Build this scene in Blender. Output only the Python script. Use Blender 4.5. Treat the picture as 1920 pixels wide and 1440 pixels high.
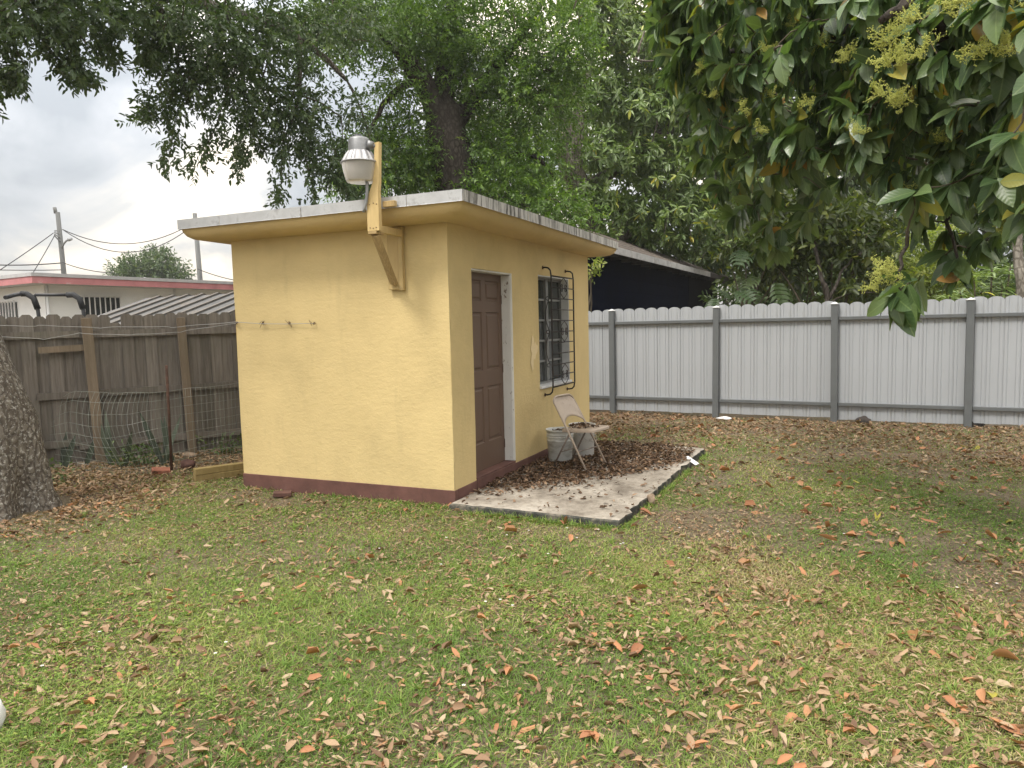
import bpy, math, random
import numpy as np
from mathutils import Vector, Matrix, Euler
random.seed(7); rng = np.random.default_rng(11)
SC = bpy.context.scene
for o in list(bpy.data.objects): bpy.data.objects.remove(o)

# ------------------------------------------------------------------ camera
F_PX, PITCH, ROLL, EYE = 1359.45, 0.0816, -0.0226, 1.6
_fw = np.array([0, math.cos(PITCH), -math.sin(PITCH)]); _up = np.array([0, math.sin(PITCH), math.cos(PITCH)])
_r = np.array([1.0, 0, 0])
_r2 = math.cos(ROLL)*_r + math.sin(ROLL)*_up; _u2 = -math.sin(ROLL)*_r + math.cos(ROLL)*_up
EYEP = np.array([0, 0, EYE])
cd = bpy.data.cameras.new('camera'); cam = bpy.data.objects.new('camera', cd); SC.collection.objects.link(cam)
cd.sensor_width = 36; cd.lens = F_PX/1920*36; cd.clip_start = 0.05; cd.clip_end = 2000
mw = Matrix.Identity(4)
for i in range(3):
    mw[i][0] = _r2[i]; mw[i][1] = _u2[i]; mw[i][2] = -_fw[i]; mw[i][3] = EYEP[i]
cam.matrix_world = mw
SC.camera = cam

# ------------------------------------------------------------------ light: bright overcast
SUN_EL, SUN_DIR = math.radians(58), (-0.70, -0.60)          # the direction the light comes from (ground plan)
W = bpy.data.worlds.new('World'); SC.world = W; W.use_nodes = True
nt = W.node_tree; nt.nodes.clear()
def nd(nt, t, **kw):
    n = nt.nodes.new(t)
    for k, v in kw.items():
        if k.startswith('i_'): n.inputs[k[2:].replace('_', ' ')].default_value = v
        else: setattr(n, k, v)
    return n
def lk(nt, a, b): nt.links.new(a, b)
def mth(nt, op, a, b=None, clamp=False):
    n = nt.nodes.new('ShaderNodeMath'); n.operation = op; n.use_clamp = clamp
    for i, x in enumerate((a, b)):
        if x is None: continue
        if isinstance(x, (int, float)): n.inputs[i].default_value = x
        else: nt.links.new(x, n.inputs[i])
    return n.outputs[0]
def ramp(nt, fac, stops, interp='LINEAR'):
    n = nt.nodes.new('ShaderNodeValToRGB'); n.color_ramp.interpolation = interp
    e = n.color_ramp.elements
    while len(e) < len(stops): e.new(0.5)
    for k, (p, c) in enumerate(stops):
        e[k].position = p; e[k].color = (*c, 1) if len(c) == 3 else c
    if fac is not None: nt.links.new(fac, n.inputs[0])
    return n.outputs[0]
def mixc(nt, fac, a, b, mode='MIX'):
    n = nt.nodes.new('ShaderNodeMix'); n.data_type = 'RGBA'; n.blend_type = mode
    for sock, x in ((n.inputs[0], fac), (n.inputs[6], a), (n.inputs[7], b)):
        if isinstance(x, (int, float)): sock.default_value = x
        elif isinstance(x, tuple): sock.default_value = (*x, 1) if len(x) == 3 else x
        else: nt.links.new(x, sock)
    return n.outputs[2]
sky = nd(nt, 'ShaderNodeTexSky', sky_type='NISHITA', sun_disc=False, sun_elevation=SUN_EL,
         sun_rotation=math.atan2(SUN_DIR[0], SUN_DIR[1]), air_density=1.2, dust_density=3.0)
tc = nd(nt, 'ShaderNodeTexCoord')
sep = nd(nt, 'ShaderNodeSeparateXYZ'); lk(nt, tc.outputs['Generated'], sep.inputs[0])
zc = mth(nt, 'MAXIMUM', sep.outputs[2], 0.0)
inv = mth(nt, 'DIVIDE', 1.0, mth(nt, 'ADD', zc, 0.22))
pl = nd(nt, 'ShaderNodeCombineXYZ')
lk(nt, mth(nt, 'MULTIPLY', sep.outputs[0], inv), pl.inputs[0]); lk(nt, mth(nt, 'MULTIPLY', sep.outputs[1], inv), pl.inputs[1])
cv = nd(nt, 'ShaderNodeVectorMath', operation='MULTIPLY'); lk(nt, tc.outputs['Generated'], cv.inputs[0]); cv.inputs[1].default_value = (1.0, 1.0, 1.25)
nz1 = nd(nt, 'ShaderNodeTexNoise', i_Scale=4.6, i_Detail=9.0, i_Roughness=0.52, i_Distortion=0.35); lk(nt, cv.outputs[0], nz1.inputs['Vector'])
nz2 = nd(nt, 'ShaderNodeTexNoise', i_Scale=1.2, i_Detail=5.0, i_Roughness=0.5); lk(nt, pl.outputs[0], nz2.inputs['Vector'])
cmx = mth(nt, 'ADD', mth(nt, 'MULTIPLY', nz1.outputs[0], 0.72), mth(nt, 'MULTIPLY', nz2.outputs[0], 0.28))
cl = ramp(nt, cmx, [(0.40, (0.46, 0.49, 0.525)), (0.47, (0.62, 0.64, 0.67)), (0.515, (0.79, 0.78, 0.76)), (0.585, (1.5, 1.33, 1.10))])
cie = mth(nt, 'ADD', 0.30, mth(nt, 'MULTIPLY', zc, 1.28))     # overcast sky: brighter overhead than near the horizon
cs = nd(nt, 'ShaderNodeVectorMath', operation='SCALE'); lk(nt, cl, cs.inputs[0]); lk(nt, mth(nt, 'MULTIPLY', cie, 11.0), cs.inputs['Scale'])
colr = mixc(nt, 0.92, sky.outputs[0], cs.outputs[0])
bg = nd(nt, 'ShaderNodeBackground', i_Strength=0.1); lk(nt, colr, bg.inputs[0])
ow = nd(nt, 'ShaderNodeOutputWorld'); lk(nt, bg.outputs[0], ow.inputs[0])
sl = bpy.data.lights.new('sun', 'SUN'); sl.energy = 1.5; sl.angle = math.radians(12); sl.color = (1.0, 0.95, 0.87)
so = bpy.data.objects.new('sun', sl); SC.collection.objects.link(so)
_h = math.hypot(*SUN_DIR); ce = math.cos(SUN_EL)
sd = Vector((SUN_DIR[0]/_h*ce, SUN_DIR[1]/_h*ce, math.sin(SUN_EL)))
so.rotation_euler = sd.to_track_quat('Z', 'Y').to_euler(); so.location = (-10, -5, 20)
vs = SC.view_settings; vs.view_transform = 'Standard'; vs.look = 'None'; vs.gamma = 1; vs.exposure = 1.12; vs.use_curve_mapping = False
SC.cycles.max_bounces = 6; SC.cycles.transparent_max_bounces = 6; SC.cycles.diffuse_bounces = 3; SC.cycles.glossy_bounces = 3
SC.cycles.transmission_bounces = 4

# ------------------------------------------------------------------ helpers
def at(px, py, d):
    """world point seen at photo pixel (px,py), d metres along the optical axis"""
    return EYEP + d*(_fw + (px-960)/F_PX*_r2 + (720-py)/F_PX*_u2)
def gnd(px, py, z=0.0):
    r = _fw + (px-960)/F_PX*_r2 + (720-py)/F_PX*_u2
    return EYEP + r*((z-EYE)/r[2])
def link(o, parent=None):
    SC.collection.objects.link(o)
    if parent is not None: o.parent = parent
    return o
def tag(o, label=None, cat=None, group=None, kind=None):
    if label: o['label'] = label
    if cat: o['category'] = cat
    if group: o['group'] = group
    if kind: o['kind'] = kind
    return o
def empty(name, loc=(0, 0, 0), rz=0.0, label=None, cat=None, group=None):
    o = bpy.data.objects.new(name, None); o.empty_display_size = 0.1
    o.location = loc; o.rotation_euler = (0, 0, rz); link(o)
    return tag(o, label, cat, group)
class MB:
    def __init__(s): s.v = []; s.f = []; s.sm = []
    def add(s, vs, fs, sm=False):
        b = len(s.v); s.v += [tuple(map(float, x)) for x in vs]; s.f += [tuple(b+i for i in q) for q in fs]; s.sm += [sm]*len(fs); return s
    def box(s, x0, x1, y0, y1, z0, z1, b=0.0):
        if b <= 0:
            vs = [(x, y, z) for z in (z0, z1) for y in (y0, y1) for x in (x0, x1)]
            return s.add(vs, [(0,2,3,1),(4,5,7,6),(0,1,5,4),(2,6,7,3),(0,4,6,2),(1,3,7,5)])
        b = min(b, (x1-x0)*.45, (y1-y0)*.45, (z1-z0)*.45)
        def ring(z, i): return [(x0+i, y0+b, z),(x0+b, y0+i, z),(x1-b, y0+i, z),(x1-i, y0+b, z),(x1-i, y1-b, z),(x1-b, y1-i, z),(x0+b, y1-i, z),(x0+i, y1-b, z)]
        def ringi(z): return [(x0+b, y0+b, z),(x0+b, y0+b, z),(x1-b, y0+b, z),(x1-b, y0+b, z),(x1-b, y1-b, z),(x1-b, y1-b, z),(x0+b, y1-b, z),(x0+b, y1-b, z)]
        vs = [(x0+b,y0+b,z0),(x1-b,y0+b,z0),(x1-b,y1-b,z0),(x0+b,y1-b,z0)] + ring(z0+b, 0) + ring(z1-b, 0) + [(x0+b,y0+b,z1),(x1-b,y0+b,z1),(x1-b,y1-b,z1),(x0+b,y1-b,z1)]
        fs = [(3,2,1,0),(20,21,22,23)] + [(4+i,4+(i+1)%8,12+(i+1)%8,12+i) for i in range(8)]
        for k in range(4):
            a, c = 4+2*k, 4+(2*k+1)
            fs.append((k, c, a)); fs.append((20+k, 12+2*k, 12+2*k+1))
            n = 4+(2*k+2) % 8
            fs.append((k, (k+1) % 4, n, c)); fs.append((20+k, 12+2*k+1, 12+(2*k+2) % 8, 20+(k+1) % 4))
        return s.add(vs, fs)
    def obox(s, p0, p1, w, h, up=(0, 0, 1)):
        """beam from p0 to p1, w across, h along up"""
        p0 = Vector(p0); p1 = Vector(p1); d = (p1-p0).normalized(); sx = d.cross(Vector(up)).normalized(); u = sx.cross(d)
        vs = []
        for p in (p0, p1):
            for a, b in ((-1,-1),(1,-1),(1,1),(-1,1)): vs.append(p + sx*(a*w/2) + u*(b*h/2))
        return s.add(vs, [(0,3,2,1)[::-1],(4,5,6,7)[::-1],(0,1,5,4)[::-1],(1,2,6,5)[::-1],(2,3,7,6)[::-1],(3,0,4,7)[::-1]])
    def tube(s, pts, r, n=8, cap=True, sm=True):
        pts = [Vector(p) for p in pts]; m = len(pts)
        rs = list(r) if hasattr(r, '__len__') else [r]*m
        vs = []; prev = None
        for i, p in enumerate(pts):
            t = (pts[min(i+1, m-1)] - pts[max(i-1, 0)]).normalized()
            if prev is None:
                a = Vector((0, 0, 1)) if abs(t.z) < .9 else Vector((1, 0, 0)); x = t.cross(a).normalized()
            else:
                x = (prev - t*prev.dot(t)); x = x.normalized() if x.length > 1e-6 else t.orthogonal().normalized()
            prev = x; y = t.cross(x)
            for k in range(n):
                a = 2*math.pi*k/n; vs.append(p + x*(math.cos(a)*rs[i]) + y*(math.sin(a)*rs[i]))
        fs = [(i*n+k, i*n+(k+1) % n, (i+1)*n+(k+1) % n, (i+1)*n+k) for i in range(m-1) for k in range(n)]
        s.add(vs, fs, sm)
        if cap and n > 3:
            b = len(s.v) - m*n
            s.f += [tuple(b+k for k in reversed(range(n))), tuple(b+(m-1)*n+k for k in range(n))]; s.sm += [False, False]
        return s
    def lathe(s, prof, n=32, c=(0, 0, 0), rib=0.0, sm=True):
        vs = []
        for r, z in prof:
            for k in range(n):
                a = 2*math.pi*k/n; rr = r*(1+rib*(1 if k % 2 else -1)); vs.append((c[0]+rr*math.cos(a), c[1]+rr*math.sin(a), c[2]+z))
        m = len(prof)
        return s.add(vs, [(i*n+k, i*n+(k+1) % n, (i+1)*n+(k+1) % n, (i+1)*n+k) for i in range(m-1) for k in range(n)], sm)
    def prism(s, poly, axis_fn, d0, d1):
        """poly: 2-d outline, axis_fn(u,v,d) -> xyz"""
        n = len(poly); vs = [axis_fn(u, v, d0) for u, v in poly] + [axis_fn(u, v, d1) for u, v in poly]
        return s.add(vs, [tuple(range(n)), tuple(reversed(range(n, 2*n)))] + [(i, n+i, n+(i+1) % n, (i+1) % n) for i in range(n)])
    def mesh(s, name, mat):
        me = bpy.data.meshes.new(name); me.from_pydata(s.v, [], s.f); me.validate()
        if mat: me.materials.append(mat)
        if any(s.sm) and len(me.polygons) == len(s.sm): me.polygons.foreach_set('use_smooth', s.sm)
        return me
    def build(s, name, mat, parent=None, loc=None):
        o = link(bpy.data.objects.new(name, s.mesh(name, mat)), parent)
        if loc is not None: o.location = loc
        return o
def npmesh(name, V, F, mat, parent=None, tint=None, uv=None, smooth=False):
    """V (N,3); F (M,k) ; tint per vertex; uv per vertex"""
    V = np.asarray(V, np.float32); F = np.asarray(F, np.int32); k = F.shape[1]
    me = bpy.data.meshes.new(name)
    me.vertices.add(len(V)); me.vertices.foreach_set('co', V.ravel())
    me.loops.add(F.size); me.loops.foreach_set('vertex_index', F.ravel())
    me.polygons.add(len(F)); me.polygons.foreach_set('loop_start', np.arange(0, F.size, k, dtype=np.int32))
    me.polygons.foreach_set('loop_total', np.full(len(F), k, np.int32))
    if smooth: me.polygons.foreach_set('use_smooth', np.ones(len(F), bool))
    if tint is not None:
        a = me.attributes.new('tint', 'FLOAT', 'POINT'); a.data.foreach_set('value', np.asarray(tint, np.float32))
    if uv is not None:
        u = me.uv_layers.new(name='UVMap'); u.data.foreach_set('uv', np.asarray(uv, np.float32)[F.ravel()].ravel())
    me.update(calc_edges=True)
    if mat: me.materials.append(mat)
    o = bpy.data.objects.new(name, me); link(o, parent)
    return o
def vnoise(x, y, scale, seed=0):
    r = np.random.default_rng(1000+seed); g = r.random((64, 64)); x = np.asarray(x)*scale; y = np.asarray(y)*scale
    xi = np.floor(x).astype(int); yi = np.floor(y).astype(int); fx = x-xi; fy = y-yi; fx = fx*fx*(3-2*fx); fy = fy*fy*(3-2*fy)
    a = g[xi % 64, yi % 64]; b = g[(xi+1) % 64, yi % 64]; c = g[xi % 64, (yi+1) % 64]; d = g[(xi+1) % 64, (yi+1) % 64]
    return (a*(1-fx)+b*fx)*(1-fy) + (c*(1-fx)+d*fx)*fy
def fbm(x, y, scale, seed=0, o=3): return sum(vnoise(x, y, scale*2**i, seed+i)*0.5**i for i in range(o))/sum(0.5**i for i in range(o))
def unit(a): return a/np.maximum(np.linalg.norm(a, axis=-1, keepdims=True), 1e-9)
def rdir(n): return unit(rng.normal(size=(n, 3)))

# ------------------------------------------------------------------ materials
def newmat(name):
    m = bpy.data.materials.new(name); m.use_nodes = True; m.node_tree.nodes.clear(); return m, m.node_tree
def finish(nt, shader):
    o = nt.nodes.new('ShaderNodeOutputMaterial'); nt.links.new(shader, o.inputs[0])
def coord(nt, kind='Object', scale=(1, 1, 1)):
    t = nt.nodes.new('ShaderNodeTexCoord'); mp = nt.nodes.new('ShaderNodeMapping'); mp.inputs['Scale'].default_value = scale
    nt.links.new(t.outputs[kind], mp.inputs[0]); return mp.outputs[0]
def noise(nt, vec, scale, detail=4, rough=0.55, dist=0.0):
    n = nd(nt, 'ShaderNodeTexNoise', i_Scale=scale, i_Detail=detail, i_Roughness=rough, i_Distortion=dist); nt.links.new(vec, n.inputs['Vector']); return n.outputs[0]
def bump(nt, h, strength, dist=0.01):
    b = nd(nt, 'ShaderNodeBump', i_Strength=strength, i_Distance=dist); nt.links.new(h, b.inputs['Height']); return b.outputs[0]
def pbsdf(nt, col, rough=0.6, metal=0.0, spec=0.5, normal=None):
    p = nt.nodes.new('ShaderNodeBsdfPrincipled')
    for k, x in (('Base Color', col), ('Roughness', rough), ('Metallic', metal), ('Specular IOR Level', spec)):
        if isinstance(x, tuple): p.inputs[k].default_value = (*x, 1)
        elif isinstance(x, (int, float)): p.inputs[k].default_value = x
        else: nt.links.new(x, p.inputs[k])
    if normal is not None: nt.links.new(normal, p.inputs['Normal'])
    return p.outputs[0]
def simple(name, c, rough=0.6, var=0.25, scale=6.0, metal=0.0, spec=0.4, bmp=0.15, bscale=60, stretch=(1, 1, 1), dirt=None, dirt_amt=(0.55, 0.7), dirt_scale=3.0):
    """paint, metal or plastic with uneven colour, fine relief and optional dirt of its own"""
    m, nt = newmat(name); v = coord(nt, 'Object', stretch)
    n1 = noise(nt, v, scale, 5, 0.6); hi = tuple(min(1, x*(1+var)) for x in c); lo = tuple(x*(1-var) for x in c)
    col = ramp(nt, n1, [(0.3, lo), (0.7, hi)])
    if dirt: col = mixc(nt, ramp(nt, noise(nt, v, dirt_scale, 7, 0.7), [(dirt_amt[0], (0, 0, 0)), (dirt_amt[1], (1, 1, 1))]), col, dirt)
    finish(nt, pbsdf(nt, col, rough, metal, spec, bump(nt, noise(nt, v, bscale, 3), bmp, 0.004))); return m
def stucco(name, c, stain=(0.30, 0.24, 0.13)):
    m, nt = newmat(name); v = coord(nt)
    n1 = noise(nt, v, 1.3, 5, 0.62)
    col = ramp(nt, n1, [(0.28, tuple(x*0.86 for x in c)), (0.5, c), (0.74, tuple(min(1, x*1.09) for x in c))])
    st = noise(nt, coord(nt, 'Object', (3, 3, 0.55)), 1.6, 7, 0.72)
    col = mixc(nt, ramp(nt, st, [(0.56, (0, 0, 0)), (0.80, (0.26, 0.26, 0.26))]), col, stain)
    sp = noise(nt, v, 48, 2)
    col = mixc(nt, ramp(nt, sp, [(0.71, (0, 0, 0)), (0.75, (0.28, 0.28, 0.28))]), col, stain)
    vo = nd(nt, 'ShaderNodeTexVoronoi', i_Scale=55.0); lk(nt, v, vo.inputs['Vector'])
    h = mth(nt, 'ADD', mth(nt, 'MULTIPLY', noise(nt, coord(nt, 'Object', (1, 1, 1.7)), 13, 6, 0.68), 1.0), mth(nt, 'MULTIPLY', vo.outputs[0], 0.12))
    finish(nt, pbsdf(nt, col, 0.82, 0, 0.2, bump(nt, h, 0.42, 0.014))); return m
def wood(name, c1, c2, grain=(14, 14, 0.9), rough=0.85, green=None):
    m, nt = newmat(name)
    oi = nt.nodes.new('ShaderNodeObjectInfo'); v0 = coord(nt, 'Object', grain)
    va = nd(nt, 'ShaderNodeVectorMath', operation='ADD'); lk(nt, v0, va.inputs[0])
    rv = nt.nodes.new('ShaderNodeCombineXYZ'); lk(nt, mth(nt, 'MULTIPLY', oi.outputs['Random'], 40.0), rv.inputs[0]); lk(nt, mth(nt, 'MULTIPLY', oi.outputs['Random'], 17.0), rv.inputs[2])
    lk(nt, rv.outputs[0], va.inputs[1]); v = va.outputs[0]
    g = noise(nt, v, 2.2, 7, 0.7, 0.6)
    col = ramp(nt, g, [(0.25, c1), (0.52, tuple((a+b)/2 for a, b in zip(c1, c2))), (0.78, c2)])
    col = mixc(nt, mth(nt, 'MULTIPLY', oi.outputs['Random'], 0.40), col, tuple(x*0.55 for x in c1))
    if green:
        gz = noise(nt, coord(nt, 'Object', (1.5, 1.5, 0.8)), 2.0, 5, 0.6)
        col = mixc(nt, ramp(nt, gz, [(0.48, (0, 0, 0)), (0.75, (0.6, 0.6, 0.6))]), col, green)
    finish(nt, pbsdf(nt, col, rough, 0, 0.2, bump(nt, g, 0.5, 0.006))); return m
def bark(name, c1, c2, scale=9.0, lichen=None, dist=0.02):
    m, nt = newmat(name); v = coord(nt, 'Object', (1, 1, 0.45))
    vo = nd(nt, 'ShaderNodeTexVoronoi', i_Scale=scale, feature='DISTANCE_TO_EDGE'); 
    nn = nd(nt, 'ShaderNodeTexNoise', i_Scale=4.0, i_Detail=4.0); lk(nt, v, nn.inputs['Vector'])
    vm = mixc(nt, 0.14, v, nn.outputs['Color']); lk(nt, vm, vo.inputs['Vector'])
    n2 = noise(nt, v, 26, 6, 0.7)
    h = mth(nt, 'ADD', mth(nt, 'MINIMUM', mth(nt, 'MULTIPLY', vo.outputs[0], 1.6), 0.35), mth(nt, 'MULTIPLY', n2, 0.75))
    col = ramp(nt, h, [(0.2, tuple(x*0.5 for x in c1)), (0.5, c1), (0.95, c2)])
    if lichen: col = mixc(nt, ramp(nt, noise(nt, coord(nt), 34, 5, 0.75), [(0.54, (0, 0, 0)), (0.60, (0.8, 0.8, 0.8))]), col, lichen)
    finish(nt, pbsdf(nt, col, 0.9, 0, 0.15, bump(nt, h, 1.0, dist))); return m
def leafmat(name, stops, rough=0.42, trans=0.32, spec=0.5, veins=False, spots=None):
    m, nt = newmat(name)
    a = nd(nt, 'ShaderNodeAttribute', attribute_name='tint')
    fac = a.outputs['Fac']
    if veins:
        oi = nt.nodes.new('ShaderNodeObjectInfo'); fac = mth(nt, 'FRACT', mth(nt, 'ADD', fac, oi.outputs['Random']))
    col = ramp(nt, fac, stops)
    nrm = None
    if veins:
        uv = nt.nodes.new('ShaderNodeUVMap'); sp = nt.nodes.new('ShaderNodeSeparateXYZ'); lk(nt, uv.outputs[0], sp.inputs[0])
        ax = mth(nt, 'ABSOLUTE', mth(nt, 'SUBTRACT', sp.outputs[0], 0.5))
        mid = mth(nt, 'LESS_THAN', ax, 0.03)
        w = mth(nt, 'SINE', mth(nt, 'MULTIPLY', mth(nt, 'SUBTRACT', sp.outputs[1], mth(nt, 'MULTIPLY', ax, 0.45)), 52.0))
        side = mth(nt, 'GREATER_THAN', w, 0.90)
        vn = mth(nt, 'MAXIMUM', mth(nt, 'MULTIPLY', mid, 0.5), mth(nt, 'MULTIPLY', side, 0.09))
        col = mixc(nt, vn, col, (0.22, 0.30, 0.12))
        nrm = bump(nt, w, 0.10, 0.003)
        if spots:
            tcx = nt.nodes.new('ShaderNodeTexCoord')
            nz = noise(nt, tcx.outputs['Object'], 9, 4, 0.6)
            col = mixc(nt, ramp(nt, nz, [(0.735, (0, 0, 0)), (0.765, (0.9, 0.9, 0.9))]), col, spots)
    b = pbsdf(nt, col, rough, 0, spec, nrm)
    t = nt.nodes.new('ShaderNodeBsdfTranslucent')
    tcol = mixc(nt, 1.0, col, (1.35, 1.45, 0.6), 'MULTIPLY'); lk(nt, tcol, t.inputs[0])
    mx = nt.nodes.new('ShaderNodeMixShader'); mx.inputs[0].default_value = trans; lk(nt, b, mx.inputs[1]); lk(nt, t.outputs[0], mx.inputs[2])
    finish(nt, mx.outputs[0]); return m

M = {}
M['yellow'] = stucco('yellow_stucco', (0.62, 0.485, 0.24))
M['soffit'] = stucco('painted_concrete', (0.60, 0.455, 0.225))
M['band'] = simple('brown_plinth_paint', (0.125, 0.058, 0.047), 0.75, 0.25, 5, bmp=0.5, bscale=40, dirt=(0.20, 0.13, 0.09), dirt_amt=(0.60, 0.80))
M['door'] = simple('brown_door_paint', (0.125, 0.078, 0.054), 0.55, 0.10, 3, bmp=0.06, bscale=90, stretch=(1, 1, .3))
M['jamb'] = simple('peeling_white_paint', (0.66, 0.65, 0.62), 0.7, 0.10, 4, bmp=0.5, bscale=25, stretch=(1, 1, 0.5), dirt=(0.20, 0.15, 0.11), dirt_amt=(0.625, 0.645), dirt_scale=15)
M['white_trim'] = simple('white_window_paint', (0.62, 0.63, 0.64), 0.6, 0.12, 5, dirt=(0.25, 0.22, 0.18), dirt_amt=(0.64, 0.72), dirt_scale=7)
M['alu'] = simple('aluminium_window_frame', (0.24, 0.245, 0.24), 0.5, 0.2, 8, metal=0.4)
M['fascia'] = simple('dirty_drip_edge', (0.45, 0.46, 0.47), 0.6, 0.14, 6, metal=0.0, bmp=0.25, bscale=14, dirt=(0.13, 0.125, 0.115), dirt_amt=(0.54, 0.76), dirt_scale=6)
M['fascia_streak'] = simple('streaked_drip_edge', (0.55, 0.54, 0.52), 0.55, 0.12, 6, bmp=0.25, bscale=14, stretch=(1, 9, 1.1), dirt=(0.05, 0.045, 0.04), dirt_amt=(0.47, 0.62), dirt_scale=2.2)
M['roof_top'] = simple('roof_coating', (0.35, 0.34, 0.32), 0.9, 0.2, 2, dirt=(0.1, 0.09, 0.07))
M['iron'] = simple('rusty_black_iron', (0.022, 0.018, 0.017), 0.6, 0.35, 20, dirt=(0.10, 0.045, 0.02), dirt_amt=(0.58, 0.68), dirt_scale=14)
M['rust'] = simple('rusty_steel', (0.085, 0.045, 0.03), 0.85, 0.4, 18)
M['lumber_yellow'] = wood('yellow_painted_timber', (0.52, 0.38, 0.17), (0.68, 0.52, 0.26), (7, 7, 1.2))
M['lumber_worn'] = wood('worn_yellow_timber', (0.25, 0.17, 0.08), (0.62, 0.46, 0.22), (16, 16, 1.0))
M['lamp_metal'] = simple('weathered_lamp_metal', (0.20, 0.205, 0.21), 0.5, 0.25, 9, metal=0.6, dirt=(0.2, 0.2, 0.19), dirt_amt=(0.55, 0.75))
M['reflector'] = simple('ribbed_aluminium', (0.34, 0.34, 0.35), 0.5, 0.2, 9, metal=0.7)
M['conduit'] = simple('grey_conduit', (0.26, 0.27, 0.28), 0.5, 0.15)
M['concrete'] = None
M['wood_fence'] = wood('weathered_fence_wood', (0.12, 0.105, 0.090), (0.31, 0.28, 0.245), (16, 16, 0.8), green=(0.11, 0.115, 0.08))
M['wood_post'] = wood('brown_fence_post', (0.16, 0.125, 0.09), (0.32, 0.255, 0.185), (12, 12, 0.7), green=(0.13, 0.12, 0.07))
M['timber'] = wood('treated_timber', (0.22, 0.16, 0.06), (0.38, 0.29, 0.13), (6, 6, 2))
M['vinyl'] = simple('white_fence_metal', (0.385, 0.405, 0.43), 0.5, 0.05, 1.5, metal=0.0, bmp=0.05, bscale=8, stretch=(2, 2, .4), dirt=(0.30, 0.30, 0.285), dirt_amt=(0.56, 0.78), dirt_scale=4)
M['fence_grey'] = simple('grey_fence_paint', (0.125, 0.135, 0.14), 0.5, 0.10, 4, dirt=(0.11, 0.11, 0.105), dirt_amt=(0.56, 0.75))
M['cap'] = simple('white_post_cap', (0.55, 0.56, 0.56), 0.45, 0.06)
M['navy'] = simple('navy_siding', (0.0022, 0.0042, 0.013), 0.9, 0.25, 2, spec=0.03, bmp=0.15, bscale=30)
M['navy2'] = simple('charcoal_panel', (0.007, 0.0078, 0.011), 0.9, 0.2, 2, spec=0.03)
M['shingle'] = simple('brown_shingle', (0.15, 0.125, 0.108), 0.9, 0.35, 9, bmp=0.6, bscale=50)
M['eave_white'] = simple('pale_eave_board', (0.42, 0.42, 0.42), 0.6, 0.15, 5, dirt=(0.12, 0.11, 0.1), dirt_amt=(0.55, 0.75))
M['eave_dark'] = simple('dark_eave_board', (0.055, 0.05, 0.048), 0.8, 0.4, 7)
M['house_white'] = simple('white_house_stucco', (0.76, 0.77, 0.77), 0.85, 0.05, 1.2, bmp=0.2, bscale=20)
M['house_red'] = simple('faded_red_fascia', (0.46, 0.19, 0.20), 0.7, 0.16, 3, dirt=(0.5, 0.4, 0.4), dirt_amt=(0.62, 0.75))
M['house_roof'] = simple('grey_roof', (0.42, 0.42, 0.43), 0.8, 0.1)
M['bars'] = simple('white_window_bars', (0.68, 0.68, 0.68), 0.5, 0.06)
M['tin'] = simple('galvanised_sheet', (0.135, 0.135, 0.135), 0.85, 0.22, 3, metal=0.0, spec=0.15, dirt=(0.14, 0.115, 0.09), dirt_amt=(0.55, 0.75))
M['tin_rib'] = simple('dull_metal_rib', (0.13, 0.115, 0.10), 0.6, 0.2, 6)
M['tin_wall'] = simple('grey_shed_wall', (0.34, 0.355, 0.37), 0.7, 0.08)
M['black_pad'] = simple('black_foam_grip', (0.03, 0.032, 0.036), 0.8, 0.25)
M['black_steel'] = simple('black_powder_coat', (0.035, 0.037, 0.042), 0.5, 0.2)
M['pole'] = wood('grey_utility_pole', (0.12, 0.125, 0.125), (0.22, 0.225, 0.22), (6, 6, 0.5))
M['cable'] = simple('black_cable', (0.02, 0.02, 0.022), 0.7, 0.1)
M['wire'] = simple('galvanised_wire', (0.36, 0.36, 0.34), 0.5, 0.2, metal=0.4)
M['wire_white'] = simple('white_twine', (0.36, 0.36, 0.35), 0.7, 0.15)
M['wire_green'] = simple('pale_green_wire_mesh', (0.24, 0.265, 0.225), 0.5, 0.35, 3, dirt=(0.5, 0.52, 0.48), dirt_amt=(0.56, 0.62), dirt_scale=1.3)  # the paler patches paint bright highlights into the mesh colour
M['chair'] = simple('beige_enamel', (0.40, 0.325, 0.26), 0.42, 0.08, 6, spec=0.5, bmp=0.05, dirt=(0.20, 0.15, 0.11), dirt_amt=(0.58, 0.75), dirt_scale=9)
M['chair_dark'] = simple('worn_chair_leg', (0.20, 0.165, 0.14), 0.5, 0.2, 12)
M['bucket'] = simple('grimy_white_plastic', (0.56, 0.57, 0.55), 0.55, 0.08, 5, bmp=0.1, stretch=(1, 1, 2.5), dirt=(0.25, 0.24, 0.20), dirt_amt=(0.50, 0.74), dirt_scale=7)
M['bucket2'] = simple('white_plastic', (0.68, 0.67, 0.64), 0.5, 0.06, 4, dirt=(0.30, 0.27, 0.22), dirt_amt=(0.55, 0.72), dirt_scale=10)
M['dirt'] = simple('dark_soil', (0.06, 0.042, 0.03), 0.95, 0.5, 30, bmp=1.0, bscale=70)
M['paper'] = simple('white_card', (0.75, 0.75, 0.75), 0.6, 0.05)
M['brick'] = simple('red_brick', (0.30, 0.12, 0.075), 0.9, 0.3, 14, bmp=0.6)
M['brownwood'] = simple('dark_red_brown_block', (0.10, 0.05, 0.04), 0.85, 0.35, 12, bmp=0.5)
M['rock'] = simple('tan_stone', (0.27, 0.20, 0.14), 0.9, 0.35, 14, bmp=0.8, bscale=40)
M['rock_dark'] = simple('dark_stone', (0.05, 0.042, 0.038), 0.9, 0.35, 14, bmp=0.8, bscale=40)
M['white_stone'] = simple('white_stone', (0.72, 0.72, 0.72), 0.8, 0.06, 8)
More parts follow.
